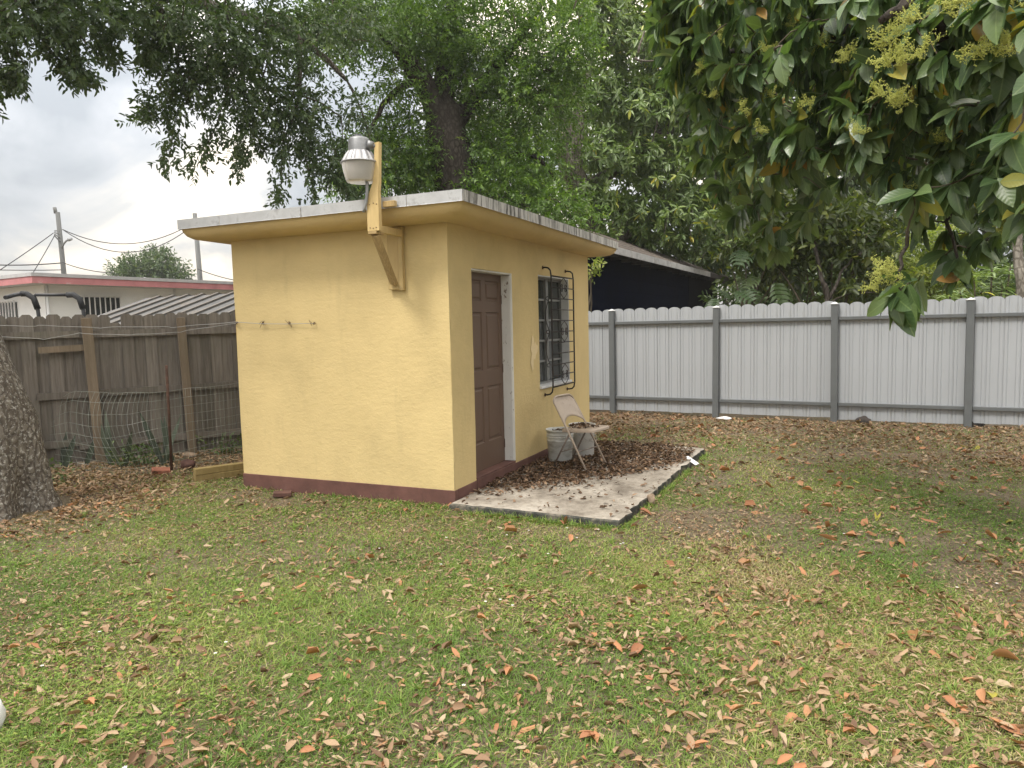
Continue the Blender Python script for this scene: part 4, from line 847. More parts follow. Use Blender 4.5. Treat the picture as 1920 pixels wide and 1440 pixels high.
# ================================================================== FOLIAGE
class Fol:
    def __init__(s): s.V = []; s.F = []; s.T = []; s.U = []; s.n = 0; s.k = 4
    def leaves(s, base, d, up, L, Wd, kind='quad', tint=None, droop=.15, fold=.14, jag=.08):
        N = len(base); d = unit(d); side = unit(np.cross(d, up)); nr = np.cross(side, d); L = np.broadcast_to(L, (N,))[:, None]; Wd = np.broadcast_to(Wd, (N,))[:, None]
        tint = rng.random(N) if tint is None else tint
        if kind == 'quad':
            vs = [base, base+d*L*.45+side*Wd*.5, base+d*L-nr*L*droop, base+d*L*.45-side*Wd*.5]; fs = [[0, 1, 2, 3]]; uv = None
        elif kind == 'fold':
            f = nr*Wd*fold; j1, j2, j3, j4 = (1+rng.uniform(-jag, jag, (N, 1)) for _ in range(4))
            vs = [base, base+d*L*.3*j3+side*Wd*.46*j1+f, base+d*L*.7*j2+side*Wd*.40*j4+f-nr*L*droop*.5, base+d*L-nr*L*droop, base+d*L*.7*j1-side*Wd*.40*j3+f*.8-nr*L*droop*.5, base+d*L*.3*j4-side*Wd*.46*j2+f]
            fs = [[0, 1, 2, 3], [0, 3, 4, 5]]; uv = None
        else:
            prof = {'curved': [(0, .04), (.16, .62), (.38, 1.0), (.62, .92), (.84, .52), (1, .03)], 'strap': [(0, .5), (.25, .9), (.5, 1), (.75, .75), (1, .05)]}[kind]
            vs = []; uv = []
            wv = rng.uniform(-1, 1, (N, 1))*.10
            for t, w in prof:
                c = base+d*L*(t-.10*droop*t*t)-nr*L*droop*t*t
                e = nr*Wd*w*fold + nr*L*wv*math.sin(t*7)*.25
                vs += [c-side*Wd*.5*w+e, c, c+side*Wd*.5*w+e*.8]; uv += [(0.5-.5*w, t), (.5, t), (.5+.5*w, t)]
            fs = []
            for i in range(len(prof)-1): a = i*3; fs += [[a, a+1, a+4, a+3], [a+1, a+2, a+5, a+4]]
        m = len(vs); V = np.stack(vs, 1).reshape(-1, 3)
        F = (np.arange(N)[:, None, None]*m+np.array(fs)[None]).reshape(-1, 4)+s.n
        s.V.append(V); s.F.append(F); s.T.append(np.repeat(tint, m)); s.n += N*m
        if uv is not None: s.U.append(np.tile(np.array(uv), (N, 1)))
    def sprigs(s, c, d, K, sl_, L, Wd, kind='quad', spread=.9, droop=.15, lvar=.3):
        """K leaves alternating along each sprig"""
        Ms = len(c); d = unit(d); perp = unit(np.cross(d, rdir(Ms)))
        t = (np.arange(K)/(K-1))[None, :, None]; sgn = np.where(np.arange(K) % 2, 1, -1)[None, :, None]
        b = c[:, None]+d[:, None]*sl_*t+rng.normal(0, sl_*.05, (Ms, K, 3))
        ld = d[:, None]*(.45+.4*t)+perp[:, None]*sgn*spread+rng.normal(0, .28, (Ms, K, 3)); ld[..., 2] -= .12
        up = np.array([0, 0, 1.0])+rng.normal(0, .55, (Ms, K, 3))
        tb = np.clip(rng.random((Ms, 1))*.55+rng.random((Ms, K))*.45, 0, 1)
        n = Ms*K; s.leaves(b.reshape(-1, 3), ld.reshape(-1, 3), up.reshape(-1, 3), L*(1+rng.uniform(-lvar, lvar, n)), Wd*(1+rng.uniform(-lvar, lvar, n)), kind, tb.reshape(-1), droop)
    def whorls(s, c, d, K, L, Wd, kind='fold', droop=.3, tint=None, down=.35):
        Ms = len(c); d = unit(d); p1 = unit(np.cross(d, rdir(Ms))); p2 = np.cross(d, p1)
        a = (np.arange(K)/K*2*math.pi*1.0)[None]+rng.uniform(0, 6.28, (Ms, 1))+rng.normal(0, .3, (Ms, K))
        rad = p1[:, None]*np.cos(a)[..., None]+p2[:, None]*np.sin(a)[..., None]
        ld = rad*rng.uniform(.55, 1.1, (Ms, K, 1))+d[:, None]*rng.uniform(.1, .75, (Ms, K, 1)); ld[..., 2] -= down*rng.uniform(.3, 1.6, (Ms, K))
        b = c[:, None]-d[:, None]*rng.uniform(0, .35, (Ms, K, 1))*L+rad*L*.04
        up = d[:, None]*.8+np.array([0, 0, .8])+rng.normal(0, .25, (Ms, K, 3))
        tb = np.clip(rng.random((Ms, 1))*.5+rng.random((Ms, K))*.5, 0, 1) if tint is None else tint(Ms, K)
        n = Ms*K; sz = rng.uniform(.65, 1.15, n)
        s.leaves(b.reshape(-1, 3), ld.reshape(-1, 3), up.reshape(-1, 3), L*sz, Wd*sz, kind, tb.reshape(-1), droop)
    def build(s, name, mat, parent, smooth=False):
        return npmesh(name, np.concatenate(s.V), np.concatenate(s.F), mat, parent, np.concatenate(s.T), np.concatenate(s.U) if s.U else None, smooth)
def ats(px, py, d): return EYEP+d[:, None]*(_fw+((px-960)/F_PX)[:, None]*_r2+((720-py)/F_PX)[:, None]*_u2)
def in_ellipses(ells, n, shell=.5):
    """sample points in a set of (px,py,rx,ry,depth,spread) clumps, denser toward the rim of each; returns points and outward directions"""
    wts = np.array([e[2]*e[3]*(e[6] if len(e) > 6 else 1) for e in ells], float); pick = rng.choice(len(ells), n, p=wts/wts.sum()); E_ = np.array([e[:6] for e in ells], float)[pick]
    u = rdir(n); r = rng.random(n)**shell
    px = E_[:, 0]+u[:, 0]*r*E_[:, 2]; py = E_[:, 1]-u[:, 2]*r*E_[:, 3]; d = E_[:, 4]+u[:, 1]*r*E_[:, 5]
    P = ats(px, py, d); return P, unit(u*np.array([1, 1, .8])+rng.normal(0, .4, (n, 3)))
def limb(q, pts, r0, r1, n=9, jit=.0, seg=4):
    """smooth tapered limb through world points"""
    pts = [np.array(p, float) for p in pts]; out = []
    for i in range(len(pts)-1):
        p0 = pts[max(i-1, 0)]; a = pts[i]; b = pts[i+1]; p3 = pts[min(i+2, len(pts)-1)]
        for k in range(seg):
            t = k/seg; out.append(.5*((2*a)+(b-p0)*t+(2*p0-5*a+4*b-p3)*t*t+(3*a-p0-3*b+p3)*t**3)+rng.normal(0, jit, 3))
    out.append(pts[-1]); m = len(out); q.tube(out, [r0+(r1-r0)*(k/(m-1))**.8 for k in range(m)], n)
    return np.array(out)
def twigs(q, tips, skel, r0, r1, n=4, sag=.1):
    """branching twigs: each tip joins the nearest limb or the nearest twig already there"""
    tips = np.array(tips); dist = np.array([np.min(np.sum((skel-t)**2, 1)) for t in tips]); pts = np.array(skel)
    for k in np.argsort(dist):
        t = tips[k]; a = pts[np.argmin(np.sum((pts-t)**2, 1))]; L = np.linalg.norm(t-a)
        if L < 1e-4: continue
        u = np.linspace(0, 1, 5)[:, None]; c = a*(1-u)+t*u; c[:, 2] += (sag*L*4*u*(1-u))[:, 0]; c[1:4] += rng.normal(0, .04*L, (3, 3))
        ra = min(r0, r1+.012*L); q.tube(list(c), [ra, ra*.85, (ra+r1)/2, r1*1.2, r1], n, False); pts = np.concatenate([pts, c[2:]])

# ---- oak at the left: leaning trunk with flared foot, crown hanging over the yard
oak = empty('oak_tree', (-4.98, 6.62, 0), 0, 'leaning rough-barked tree trunk at the left edge with foliage overhead', 'tree')
OO = np.array([-4.98, 6.62, 0])
zs = [-.1, .05, .16, .32, .55, .85, 1.2, 1.65, 2.3, 3.2, 4.2, 5.0]; rad = [.54, .48, .43, .40, .385, .395, .375, .36, .34, .31, .27, .22]; cxs = [.16, .16, .18, .21, .21, .16, .05, -.10, -.28, -.48, -.58, -.55]
n = 56; vv = []
for i, (z, r, c) in enumerate(zip(zs, rad, cxs)):
    for k in range(n):
        a = 2*math.pi*k/n; fl = max(0, 1-z/.7); lump = .16*fl*math.sin(5*a+.6)+.07*fl*math.sin(9*a+2)+.03*math.sin(7*a+z*3)*math.sin(z*4)+.03*math.sin(4*a+z*2)+.022*(random.random()-.5)
        vv.append((c+r*(1+lump)*math.cos(a), r*(1+lump)*math.sin(a), z))
q = MB(); q.add(vv, [(i*n+k, i*n+(k+1) % n, (i+1)*n+(k+1) % n, (i+1)*n+k) for i in range(len(zs)-1) for k in range(n)], True); q.build('trunk', M['bark_oak'], oak)
top = np.array([-.55, 0, 4.9])+OO
q = MB(); sk = []
for pts, r0, r1 in (([top+[-.05, 0, -.4], at(-80, 40, 7.0), at(60, -30, 7.4), at(260, -20, 8.4), at(420, 20, 9.4), at(560, 70, 10.2), at(650, 150, 10.8)], .19, .03),
                    ([at(60, -30, 7.4), at(120, 30, 7.6), at(160, 80, 7.8)], .06, .012), ([at(260, -20, 8.4), at(330, 60, 9), at(330, 150, 9.3)], .07, .012),
                    ([at(420, 20, 9.4), at(450, 110, 9.8), at(460, 210, 10)], .07, .012), ([at(560, 70, 10.2), at(560, 180, 10.3), at(530, 270, 10.4)], .06, .012),
                    ([top, OO+[-1.6, -1.2, 6.4], OO+[-2.6, -2.6, 7.2]], .16, .03), ([top, OO+[-1.4, 1.6, 6.8], OO+[-2.0, 3.2, 7.8]], .15, .03), ([top, OO+[.6, -.9, 6.6], OO+[1.5, -1.7, 7.4]], .13, .03)):
    sk.append(limb(q, [np.array(p)-OO for p in pts], r0, r1, 8, .01)+OO)
skel = np.concatenate(sk)
fingers = [([(420, 60), (340, 150), (262, 226)], 34), ([(400, 110), (330, 220), (313, 322)], 30), ([(440, 130), (405, 235), (370, 312)], 30), ([(500, 120), (470, 225), (444, 316)], 36), ([(560, 130), (530, 260), (526, 376)], 34),
           ([(600, 180), (570, 280), (590, 368)], 36), ([(640, 220), (645, 300), (650, 366)], 36), ([(690, 240), (700, 300), (690, 350)], 34),
           ([(10, 60), (45, 120), (25, 158)], 30), ([(60, 50), (105, 105), (150, 152)], 26), ([(100, 40), (145, 90), (158, 146)], 26), ([(200, 30), (190, 75), (205, 112)], 28), ([(260, 30), (275, 75), (288, 110)], 26), ([(330, 40), (300, 85), (268, 118)], 26), ([(-30, 90), (0, 140), (-20, 190)], 28)]
f = Fol(); tw = MB()
for pl_, rad_ in fingers:
    pl_ = np.array(pl_, float); far = pl_[0, 0] > 190; d0 = 7.6 if not far else 8.6+(pl_[:, 0].mean()-250)/400*2.0; N = 70
    t = rng.random(N)*2; i = np.minimum(t.astype(int), 1); ff_ = (t-i)[:, None]; pc = pl_[i]*(1-ff_)+pl_[i+1]*ff_; rr = rad_*(1.25-.42*t)[:, None]
    pc = pc+rng.normal(0, .45, (N, 2))*rr; d = d0+rng.normal(0, .22, N); P = ats(pc[:, 0], pc[:, 1], d)
    dd = np.tile(unit(ats(pl_[2:, 0], pl_[2:, 1], np.array([d0]))-ats(pl_[1:2, 0], pl_[1:2, 1], np.array([d0]))), (N, 1))+rng.normal(0, .55, (N, 3))
    f.sprigs(P, dd, 9, .17, .072, .033, 'fold', .8)
    mid = [at(x, y, d0) for x, y in pl_]; k = np.argmin(np.linalg.norm(skel-mid[0], axis=1)); tw.tube([p-OO for p in [skel[k], (skel[k]+mid[0])/2+[0, 0, .05]]+mid], [.016, .014, .010, .006, .003], 5, False)
ells = [(40, 20, 110, 55, 7.4, 1.0), (170, 20, 90, 50, 7.8, 1), (290, 15, 90, 60, 8.5, 1.2), (390, 60, 80, 70, 9, 1.0), (470, 70, 90, 80, 9.6, 1.0), (350, 130, 55, 50, 9, .6), (420, 160, 55, 50, 9.4, .7), (490, 180, 60, 60, 9.8, .8), (560, 60, 90, 70, 10, 1.2), (560, 190, 60, 60, 10.2, .8),
        (540, 250, 55, 50, 10.2, .6), (610, 290, 55, 45, 10.6, .6), (660, 40, 90, 60, 10.8, 1.2), (300, 195, 40, 25, 9, .4), (650, 320, 45, 35, 10.6, .5), (460, 260, 36, 36, 10, .4), (660, 200, 35, 40, 10.8, .4),
        (60, -110, 230, 90, 7.2, 1.6, .5), (330, -110, 220, 90, 8.6, 1.8, .5), (580, -100, 200, 80, 10, 1.8, .5)]
P, dd = in_ellipses(ells, 3300, .55); dd[:, 2] -= .3; f.sprigs(P, dd, 9, .18, .072, .033, 'fold', .8)
tips = P[rng.choice(len(P), 240, False)]; twl = [p-OO for p in tips]; twigs(tw, twl, skel-OO, .012, .003, 4)
Pb = OO+np.array([-1.3, -.3, 7.2])+rdir(650)*np.array([3.3, 3.2, 1.6])*(rng.random((650, 1))**.4); f2 = unit(Pb-OO-np.array([-1, 0, 6]))
f.sprigs(Pb, f2+rng.normal(0, .4, Pb.shape), 8, .3, .12, .06, 'quad', .9)     # the rest of the crown, above and left of the view
q.build('limb', M['bark_oak'], oak); tw.build('twigs', M['twig'], oak)['kind'] = 'stuff'
f.V = [v-OO for v in f.V]; f.build('crown', M['oak_leaf'], oak)['kind'] = 'stuff'

# ---- big fine-leaved tree behind the shed
B0 = at(872, 620, 15.4)*np.array([1, 1, 0]); big = empty('tree', B0, 0, 'big fine-leaved tree with thick dark trunk right behind the shed roof', 'tree')
q = MB(); K_ = lambda *p: at(*p)-B0
sk = [limb(q, [np.zeros(3), K_(868, 480, 15.4), K_(858, 370, 15.3), K_(842, 280, 15.2), K_(824, 210, 15.2)], .62, .40, 16, .02)]
for pts, r0, r1 in (([K_(832, 240, 15.2), K_(790, 150, 15.0), K_(740, 80, 14.6), K_(660, 20, 14), K_(560, -40, 13.4)], .30, .06), ([K_(828, 220, 15.2), K_(835, 120, 15.4), K_(850, 0, 15.5), K_(860, -140, 15.8)], .28, .08),
                    ([K_(840, 250, 15.2), K_(900, 165, 15.5), K_(960, 90, 15.6), K_(1020, 0, 15.5)], .24, .05), ([K_(790, 150, 15), K_(740, 170, 14.8), K_(700, 230, 14.6), K_(680, 300, 14.5)], .10, .02),
                    ([K_(855, 340, 15.3), K_(930, 300, 15.4), K_(1000, 290, 15.2), K_(1050, 350, 15)], .13, .02), ([K_(900, 165, 15.5), K_(980, 190, 15.6), K_(1050, 140, 15.4)], .10, .02), ([K_(865, 400, 15.3), K_(930, 370, 14.8), K_(1000, 390, 14.6)], .09, .02)):
    sk.append(limb(q, pts, r0, r1, 10, .015))
q.build('trunk', M['bark_dark'], big); skel = np.concatenate(sk)
f = Fol()
ells = [(620, 60, 110, 70, 14, 1.3), (720, 30, 110, 60, 14.5, 1.4), (820, 40, 110, 80, 15.2, 1.5), (930, 50, 110, 80, 15.4, 1.5), (1035, 60, 85, 85, 15.2, 1.3), (960, 160, 90, 65, 15.2, 1.2), (1025, 190, 65, 60, 15.2, 1.0), (745, 140, 50, 55, 14.7, .8), (775, 200, 36, 40, 14.9, .6),
        (885, 190, 55, 60, 15.9, .9), (930, 275, 65, 65, 15.1, .9), (1000, 300, 60, 60, 15, .9), (935, 350, 75, 48, 14.8, .8), (1020, 380, 75, 45, 14.6, .8), (750, 290, 45, 50, 14.9, .8), (705, 330, 55, 45, 14.6, .8), (650, 350, 40, 30, 14.4, .6), (785, 340, 36, 40, 15.0, .6, 1.6), (740, 310, 60, 60, 15.4, .8, 1.4), (690, 300, 60, 60, 15, .8, 1.3), (720, 230, 40, 40, 15, .6), (800, 290, 30, 60, 15.0, .5, 1.4),
        (875, 120, 80, 60, 15.4, 1.2), (1065, 125, 48, 48, 14.9, .7), (1080, 90, 40, 45, 14.8, .6), (895, 375, 40, 40, 14.9, .5), (1085, 410, 45, 30, 14.4, .5), (980, 430, 120, 25, 14.8, .6), (830, 130, 60, 55, 15.8, .9), (790, 60, 90, 80, 15.8, 1),
        (700, -110, 260, 90, 14.6, 2, .4), (960, -110, 230, 100, 15.6, 2, .4), (860, 300, 100, 110, 17.2, .8, .8), (980, 230, 130, 150, 17.4, .8, .8)]
P, dd = in_ellipses(ells, 11500, .5); dd[:, 2] -= .15; f.sprigs(P, dd, 10, .26, .092, .038, 'quad', .8)
q = MB(); twigs(q, [p-B0 for p in P[rng.choice(len(P), 260, False)]], skel, .022, .006, 4); q.build('twigs', M['twig'], big)['kind'] = 'stuff'
f.V = [v-B0 for v in f.V]; f.build('crown', M['fine_leaf'], big)['kind'] = 'stuff'

# ---- whorl-leaved tree behind the navy house
T0 = at(1098, 640, 21.5)*np.array([1, 1, 0]); wt = empty('tree', T0, 0, 'pale-limbed tree with whorls of glossy leaves behind the navy outbuilding', 'tree'); K_ = lambda *p: at(*p)-T0
q = MB(); sk = [limb(q, [np.zeros(3), K_(1120, 480, 20.6), K_(1085, 360, 20), K_(1068, 300, 19.6)], .42, .30, 12, .02)]
for pts, r0, r1 in (([K_(1070, 330, 19.6), K_(1050, 275, 19.2), K_(1066, 245, 19.2), K_(1046, 200, 19), K_(1041, 170, 19)], .20, .13), ([K_(1078, 320, 19.7), K_(1086, 240, 19.6), K_(1081, 185, 19.6), K_(1074, 148, 19.5)], .17, .10), ([K_(1081, 190, 19.6), K_(1100, 140, 19.6), K_(1118, 60, 19.8), K_(1150, -40, 20)], .12, .05),
                    ([K_(1080, 186, 19.6), K_(1062, 176, 19.3), K_(1040, 168, 19)], .09, .06), ([K_(1085, 360, 20), K_(1180, 300, 21), K_(1260, 230, 21.5), K_(1330, 160, 22)], .22, .05), ([K_(1120, 480, 20.6), K_(1190, 430, 21), K_(1280, 390, 21.5), K_(1360, 380, 22)], .18, .04),
                    ([K_(1180, 300, 21), K_(1200, 180, 21), K_(1210, 60, 21)], .13, .04), ([K_(1150, 430, 24.5), K_(1205, 380, 23.4), K_(1240, 300, 22.4), K_(1300, 100, 23)], .24, .06)): sk.append(limb(q, pts, r0, r1, 9, .015))
for pts in ([(1018, 178), (1033, 190), (1035, 205), (1042, 230), (1054, 253), (1068, 267)], [(1054, 253), (1050, 280), (1063, 313)], [(1054, 253), (1036, 290), (1020, 320)], [(1195, 100), (1208, 60), (1225, 20), (1232, -10)], [(1190, 110), (1215, 115), (1240, 112)]): dt = MB(); limb(dt, [K_(x, y, 18.6) for x, y in pts], .035, .012, 6, .01, 3); dt.build('dead_branch', M['bark_pale'], wt)
q.build('trunk', M['bark_pale'], wt); skel = np.concatenate(sk)
f = Fol()
ells = [(1180, 50, 100, 80, 20.5, 1.5), (1110, 10, 80, 60, 20, 1.4), (1130, 170, 75, 60, 20.3, 1.2), (1205, 190, 85, 65, 20.5, 1.3), (1145, 285, 70, 50, 19.8, 1.0), (1230, 300, 80, 60, 20.6, 1.2), (1110, 365, 50, 42, 19.8, .8), (1195, 395, 75, 45, 20.4, .9), (1290, 390, 80, 55, 21, 1.1), (1355, 440, 60, 34, 21.4, .9),
        (1290, 130, 80, 80, 21, 1.4), (1340, 250, 80, 80, 21.5, 1.4), (1400, 350, 80, 75, 22, 1.4), (1245, 445, 60, 18, 20.6, .6), (1120, 440, 40, 24, 19.6, .5), (1170, 230, 130, 170, 23, .8, .6), (1300, 280, 130, 170, 23.5, .8, .6), (1150, -110, 200, 90, 21, 2, .35), (1420, 140, 100, 130, 23, 1.4), (1180, 445, 60, 30, 22, .6), (1260, 455, 70, 34, 23.5, .6), (1330, 480, 70, 36, 25.5, .6), (1400, 440, 70, 60, 25, 1)]
P, dd = in_ellipses(ells, 5400, .45); dd[:, 2] += .35; f.whorls(P, dd, 8, .24, .085, 'fold', .35)
q = MB(); twigs(q, [p-T0 for p in P[rng.choice(len(P), 320, False)]], skel, .03, .010, 4); q.build('twigs', M['bark_pale'], wt)['kind'] = 'stuff'
f.V = [v-T0 for v in f.V]; f.build('crown', M['whorl_leaf'], wt)['kind'] = 'stuff'

# ---- trees that close the view further back
def back_tree(px, d, base_ells, label, nl_, L, mat='far_leaf', trunk=True):
    g = at(px, 640, d)*np.array([1, 1, 0]); e = empty('tree', g, 0, label, 'tree', 'trees closing the view beyond the white fence'); q = MB()
    cs = [at(*x[:2], x[4])-g for x in base_ells]; m_ = np.mean(cs, 0); sk_ = [limb(q, [np.zeros(3), m_*np.array([.3, .3, .45]), m_*np.array([.8, .8, .9])], .3, .12, 9, .02)]
    for c in cs: sk_.append(limb(q, [m_*np.array([.3, .3, .45]), (m_*.6+c*.4)*np.array([1, 1, .95]), c], .10, .03, 6, .02))
    q.build('trunk', M['bark_dark'], e); f = Fol(); P, dd = in_ellipses(base_ells, nl_//8, .5); f.sprigs(P, dd, 8, L*2.6, L, L*.42, 'fold', .8)
    f.V = [v-g for v in f.V]; f.build('crown', M[mat], e)['kind'] = 'stuff'; return e
back_tree(1440, 27, [(1430, 330, 110, 110, 27, 2), (1500, 230, 120, 110, 28, 2), (1400, 480, 90, 70, 28, 1.5), (1330, 500, 60, 40, 31, 1.2), (1490, 460, 100, 90, 27, 2), (1360, 120, 110, 120, 29, 2), (1480, 60, 140, 110, 29, 2)], 'dark leafy tree right of the navy outbuilding', 19000, .27)
back_tree(1620, 25, [(1600, 300, 110, 110, 25, 2), (1680, 220, 120, 110, 26, 2), (1580, 440, 90, 80, 24, 1.5), (1660, 400, 90, 90, 25, 2), (1620, 80, 140, 110, 27, 2), (1640, 510, 110, 50, 24, 1.5)], 'dark tree behind the middle of the white fence', 15000, .24)
back_tree(1850, 24, [(1800, 330, 110, 100, 24, 2), (1900, 250, 120, 120, 24, 2), (1880, 440, 110, 90, 23, 1.5), (1780, 180, 110, 110, 25, 2), (1820, 60, 160, 110, 26, 2), (1990, 380, 110, 140, 24, 2), (1850, 520, 120, 50, 22.5, 1.2)], 'dark tree closing the view at the right edge', 16000, .23)
back_tree(960, 27, [(940, 380, 150, 80, 27, 2), (1060, 400, 100, 80, 27, 2), (880, 280, 100, 80, 27.5, 1.5), (1010, 270, 110, 90, 28, 2)], 'dark tree seen between the big trunk and the pale limbs', 7000, .24)
# far tree beyond the white house
g = at(280, 640, 46)*np.array([1, 1, 0]); ft = empty('tree', g, 0, 'small round far tree above the white house roof', 'tree'); q = MB(); limb(q, [np.zeros(3), at(282, 540, 46)-g, at(285, 500, 46)-g], .3, .1, 8, .02); q.build('trunk', M['bark_dark'], ft)
f = Fol(); P, dd = in_ellipses([(280, 502, 50, 28, 46, 1.6), (235, 515, 32, 20, 46, 1), (325, 515, 32, 18, 46, 1), (290, 486, 28, 18, 46, 1), (280, 530, 80, 25, 46, 1.6)], 900, .6); dd[:, 2] += .3; f.sprigs(P, dd, 8, .6, .26, .10, 'quad', .7); f.V = [v-g for v in f.V]; f.build('crown', M['oak_leaf'], ft)['kind'] = 'stuff'

# ---- planting behind the white fence
def lobed_leaf():
    q = MB(); n_ = 6; L = 1.0
    for k in range(n_):
        t = .06+.84*k/(n_-1); w = .42*math.sin(math.pi*(.20+.70*t))+.03
        for s in (-1, 1):
            q.add([(t*L-.05, 0, 0), (t*L+.085, 0, 0), (t*L+.125+.06*w, s*w*.60, .05), (t*L+.18+.16*w, s*w, -.03), (t*L+.07+.04*w, s*w*.82, .02), (t*L+.01, s*w*.45, .05)], [(0, 1, 2, 5), (5, 2, 4), (4, 2, 3)])
    q.add([(0, -.012, 0), (0, .012, 0), (1.12, .02, -.03), (1.12, -.02, -.03)], [(0, 1, 2, 3)])
    vs2 = []
    for x, y, z in q.v: vs2.append((x, y, z-.28*x*x))
    q.v = vs2; return q
lm = []
for k in range(4):
    me = lobed_leaf().mesh('leaf', M['fan_leaf']); a = me.attributes.new('tint', 'FLOAT', 'POINT'); a.data.foreach_set('value', np.full(len(me.vertices), [.1, .4, .7, 1.0][k], np.float32)); lm.append(me)
for (bx_, by_, d, lab, spots) in ((1400, 600, 15.2, 'plant with big deeply lobed leaves beside the navy outbuilding', [(1350, 545), (1372, 500), (1398, 470), (1420, 520), (1440, 490), (1385, 545), (1425, 555), (1458, 530), (1340, 560), (1410, 575), (1450, 565), (1362, 575), (1455, 460), (1470, 500), (1390, 520)]),
                             (1500, 600, 15.6, 'lobed-leaf plant right of the first, behind the white fence', [(1490, 545), (1500, 500), (1520, 530), (1480, 570), (1535, 555), (1515, 470), (1480, 520), (1540, 510), (1505, 570)])):
    g = at(bx_, by_, d)*np.array([1, 1, 0]); e = empty('lobed_leaf_plant', g, 0, lab, 'plant', 'lobed-leaf plants behind the white fence'); q = MB()
    for k, (x, y) in enumerate(spots):
        p = at(x, y, d+random.uniform(-.6, .6))-g; q.tube([(0, 0, 0), (p[0]*.3, p[1]*.3, p[2]*.7), p], [.03, .02, .01], 5, False)
        o = link(bpy.data.objects.new('leaf', random.choice(lm)), e); o.location = p; s_ = random.uniform(.38, .62); o.scale = (s_, s_, s_)
        o.rotation_euler = (random.uniform(-.5, .5), random.uniform(.1, .9), random.uniform(-2.9, .2))
    q.build('stem', M['twig'], e)
def shrub(px, py, d, ells, n_, L, Wd, mat, label, cat='shrub', name='shrub', K=8, kind='fold', parent_z=0):
    g = at(px, py, d)*np.array([1, 1, 0]); e = empty(name, g, 0, label, cat); q = MB()
    for c in ells:
        p = at(c[0], c[1], c[4])-g; limb(q, [np.array([0, 0, parent_z]), p*np.array([.4, .4, .6]), p], .035, .01, 6, .02)
    q.build('stem', M['twig'], e); f = Fol(); P, dd = in_ellipses(ells, n_//K, .5); f.sprigs(P, dd, K, L*2.2, L, Wd, kind, .8); f.V = [v-g for v in f.V]; f.build('foliage', M[mat], e)['kind'] = 'stuff'; return e
shrub(1740, 640, 16, [(1740, 490, 60, 50, 16, .8), (1720, 530, 60, 40, 15.8, .7), (1780, 530, 50, 40, 15.8, .7), (1760, 450, 50, 35, 16.2, .7)], 5200, .11, .042, 'bright_leaf', 'bright yellow-green shrub behind the white fence under the hanging leaves')
shrub(1560, 640, 14.5, [(1560, 430, 70, 60, 14.6, .8), (1620, 460, 60, 50, 14.6, .7), (1520, 380, 60, 50, 14.8, .7), (1640, 400, 50, 40, 14.8, .6), (1480, 440, 60, 60, 15, .6), (1600, 520, 70, 40, 14.6, .6), (1400, 430, 60, 60, 15.2, .6), (1430, 510, 60, 40, 16.2, .6)], 5200, .18, .075, 'mid_leaf', 'backlit yellow-green bush left of the bright shrub')
shrub(1400, 640, 16.5, [(1400, 570, 70, 45, 19.5, .8), (1480, 560, 80, 50, 19, .8), (1570, 560, 80, 55, 18.5, .8), (1660, 550, 80, 55, 18.5, .8), (1840, 560, 120, 50, 18, .8), (1750, 570, 80, 40, 18.5, .8)], 11000, .15, .06, 'far_leaf', 'low dark green bush along the back of the white fence')
shrub(1100, 640, 13.9, [(1112, 492, 10, 14, 13.6, .12), (1106, 505, 12, 12, 13.6, .12)], 130, .085, .04, 'bright_leaf', 'small leafy sprig between the yellow shed and navy wall', 'plant', 'sprig', 5)
g = at(1852, 620, 13.6)*np.array([1, 1, 0]); dr = empty('strap_leaf_plant', g, 0, 'clump of strap-leaved rosettes behind the right end of the fence', 'plant'); f = Fol(); q = MB()
for (x, y) in ((1840, 540), (1880, 530), (1800, 548), (1860, 505), (1905, 545), (1825, 515), (1780, 555), (1895, 500), (1850, 560)):
    p = at(x, y, 13.6+random.uniform(-.4, .4)); q.tube([(0, 0, 0), (p-g)*np.array([.6, .6, .5]), p-g], [.02, .018, .015], 5, False); f.whorls(np.repeat((p-g)[None], 2, 0), np.tile(np.array([0, 0, 1.0]), (2, 1)), 12, .42, .045, 'strap', .45, down=.1)
q.build('stem', M['twig'], dr); f.U = []; f.build('foliage', M['whorl_leaf'], dr)['kind'] = 'stuff'
g = at(1550, 600, 14.0)*np.array([1, 1, 0]); e = empty('sapling', g, 0, 'thin dark forked sapling trunk behind the white fence', 'tree'); q = MB(); K_ = lambda *p: at(*p)-g
limb(q, [np.zeros(3), K_(1551, 560, 14), K_(1540, 525, 14), K_(1530, 470, 14.1), K_(1520, 400, 14.2)], .06, .03, 8, .005); limb(q, [K_(1552, 562, 14), K_(1568, 535, 14), K_(1580, 505, 14), K_(1620, 470, 14)], .04, .02, 7, .005); limb(q, [K_(1556, 566, 14), K_(1590, 552, 14), K_(1640, 548, 13.8)], .02, .01, 6, .005); q.build('trunk', M['bark_dark'], e)
g = at(1916, 640, 13.2)*np.array([1, 1, 0]); e = empty('tree', g, 0, 'brown tree trunk at the right edge behind the white fence', 'tree'); q = MB(); limb(q, [np.zeros(3), at(1915, 540, 13.2)-g, at(1908, 480, 13.3)-g, at(1915, 300, 13.6)-g, at(1935, 120, 14.6)-g, at(1925, -60, 16)-g], .11, .05, 9, .01); q.build('trunk', M['bark_pale'], e)

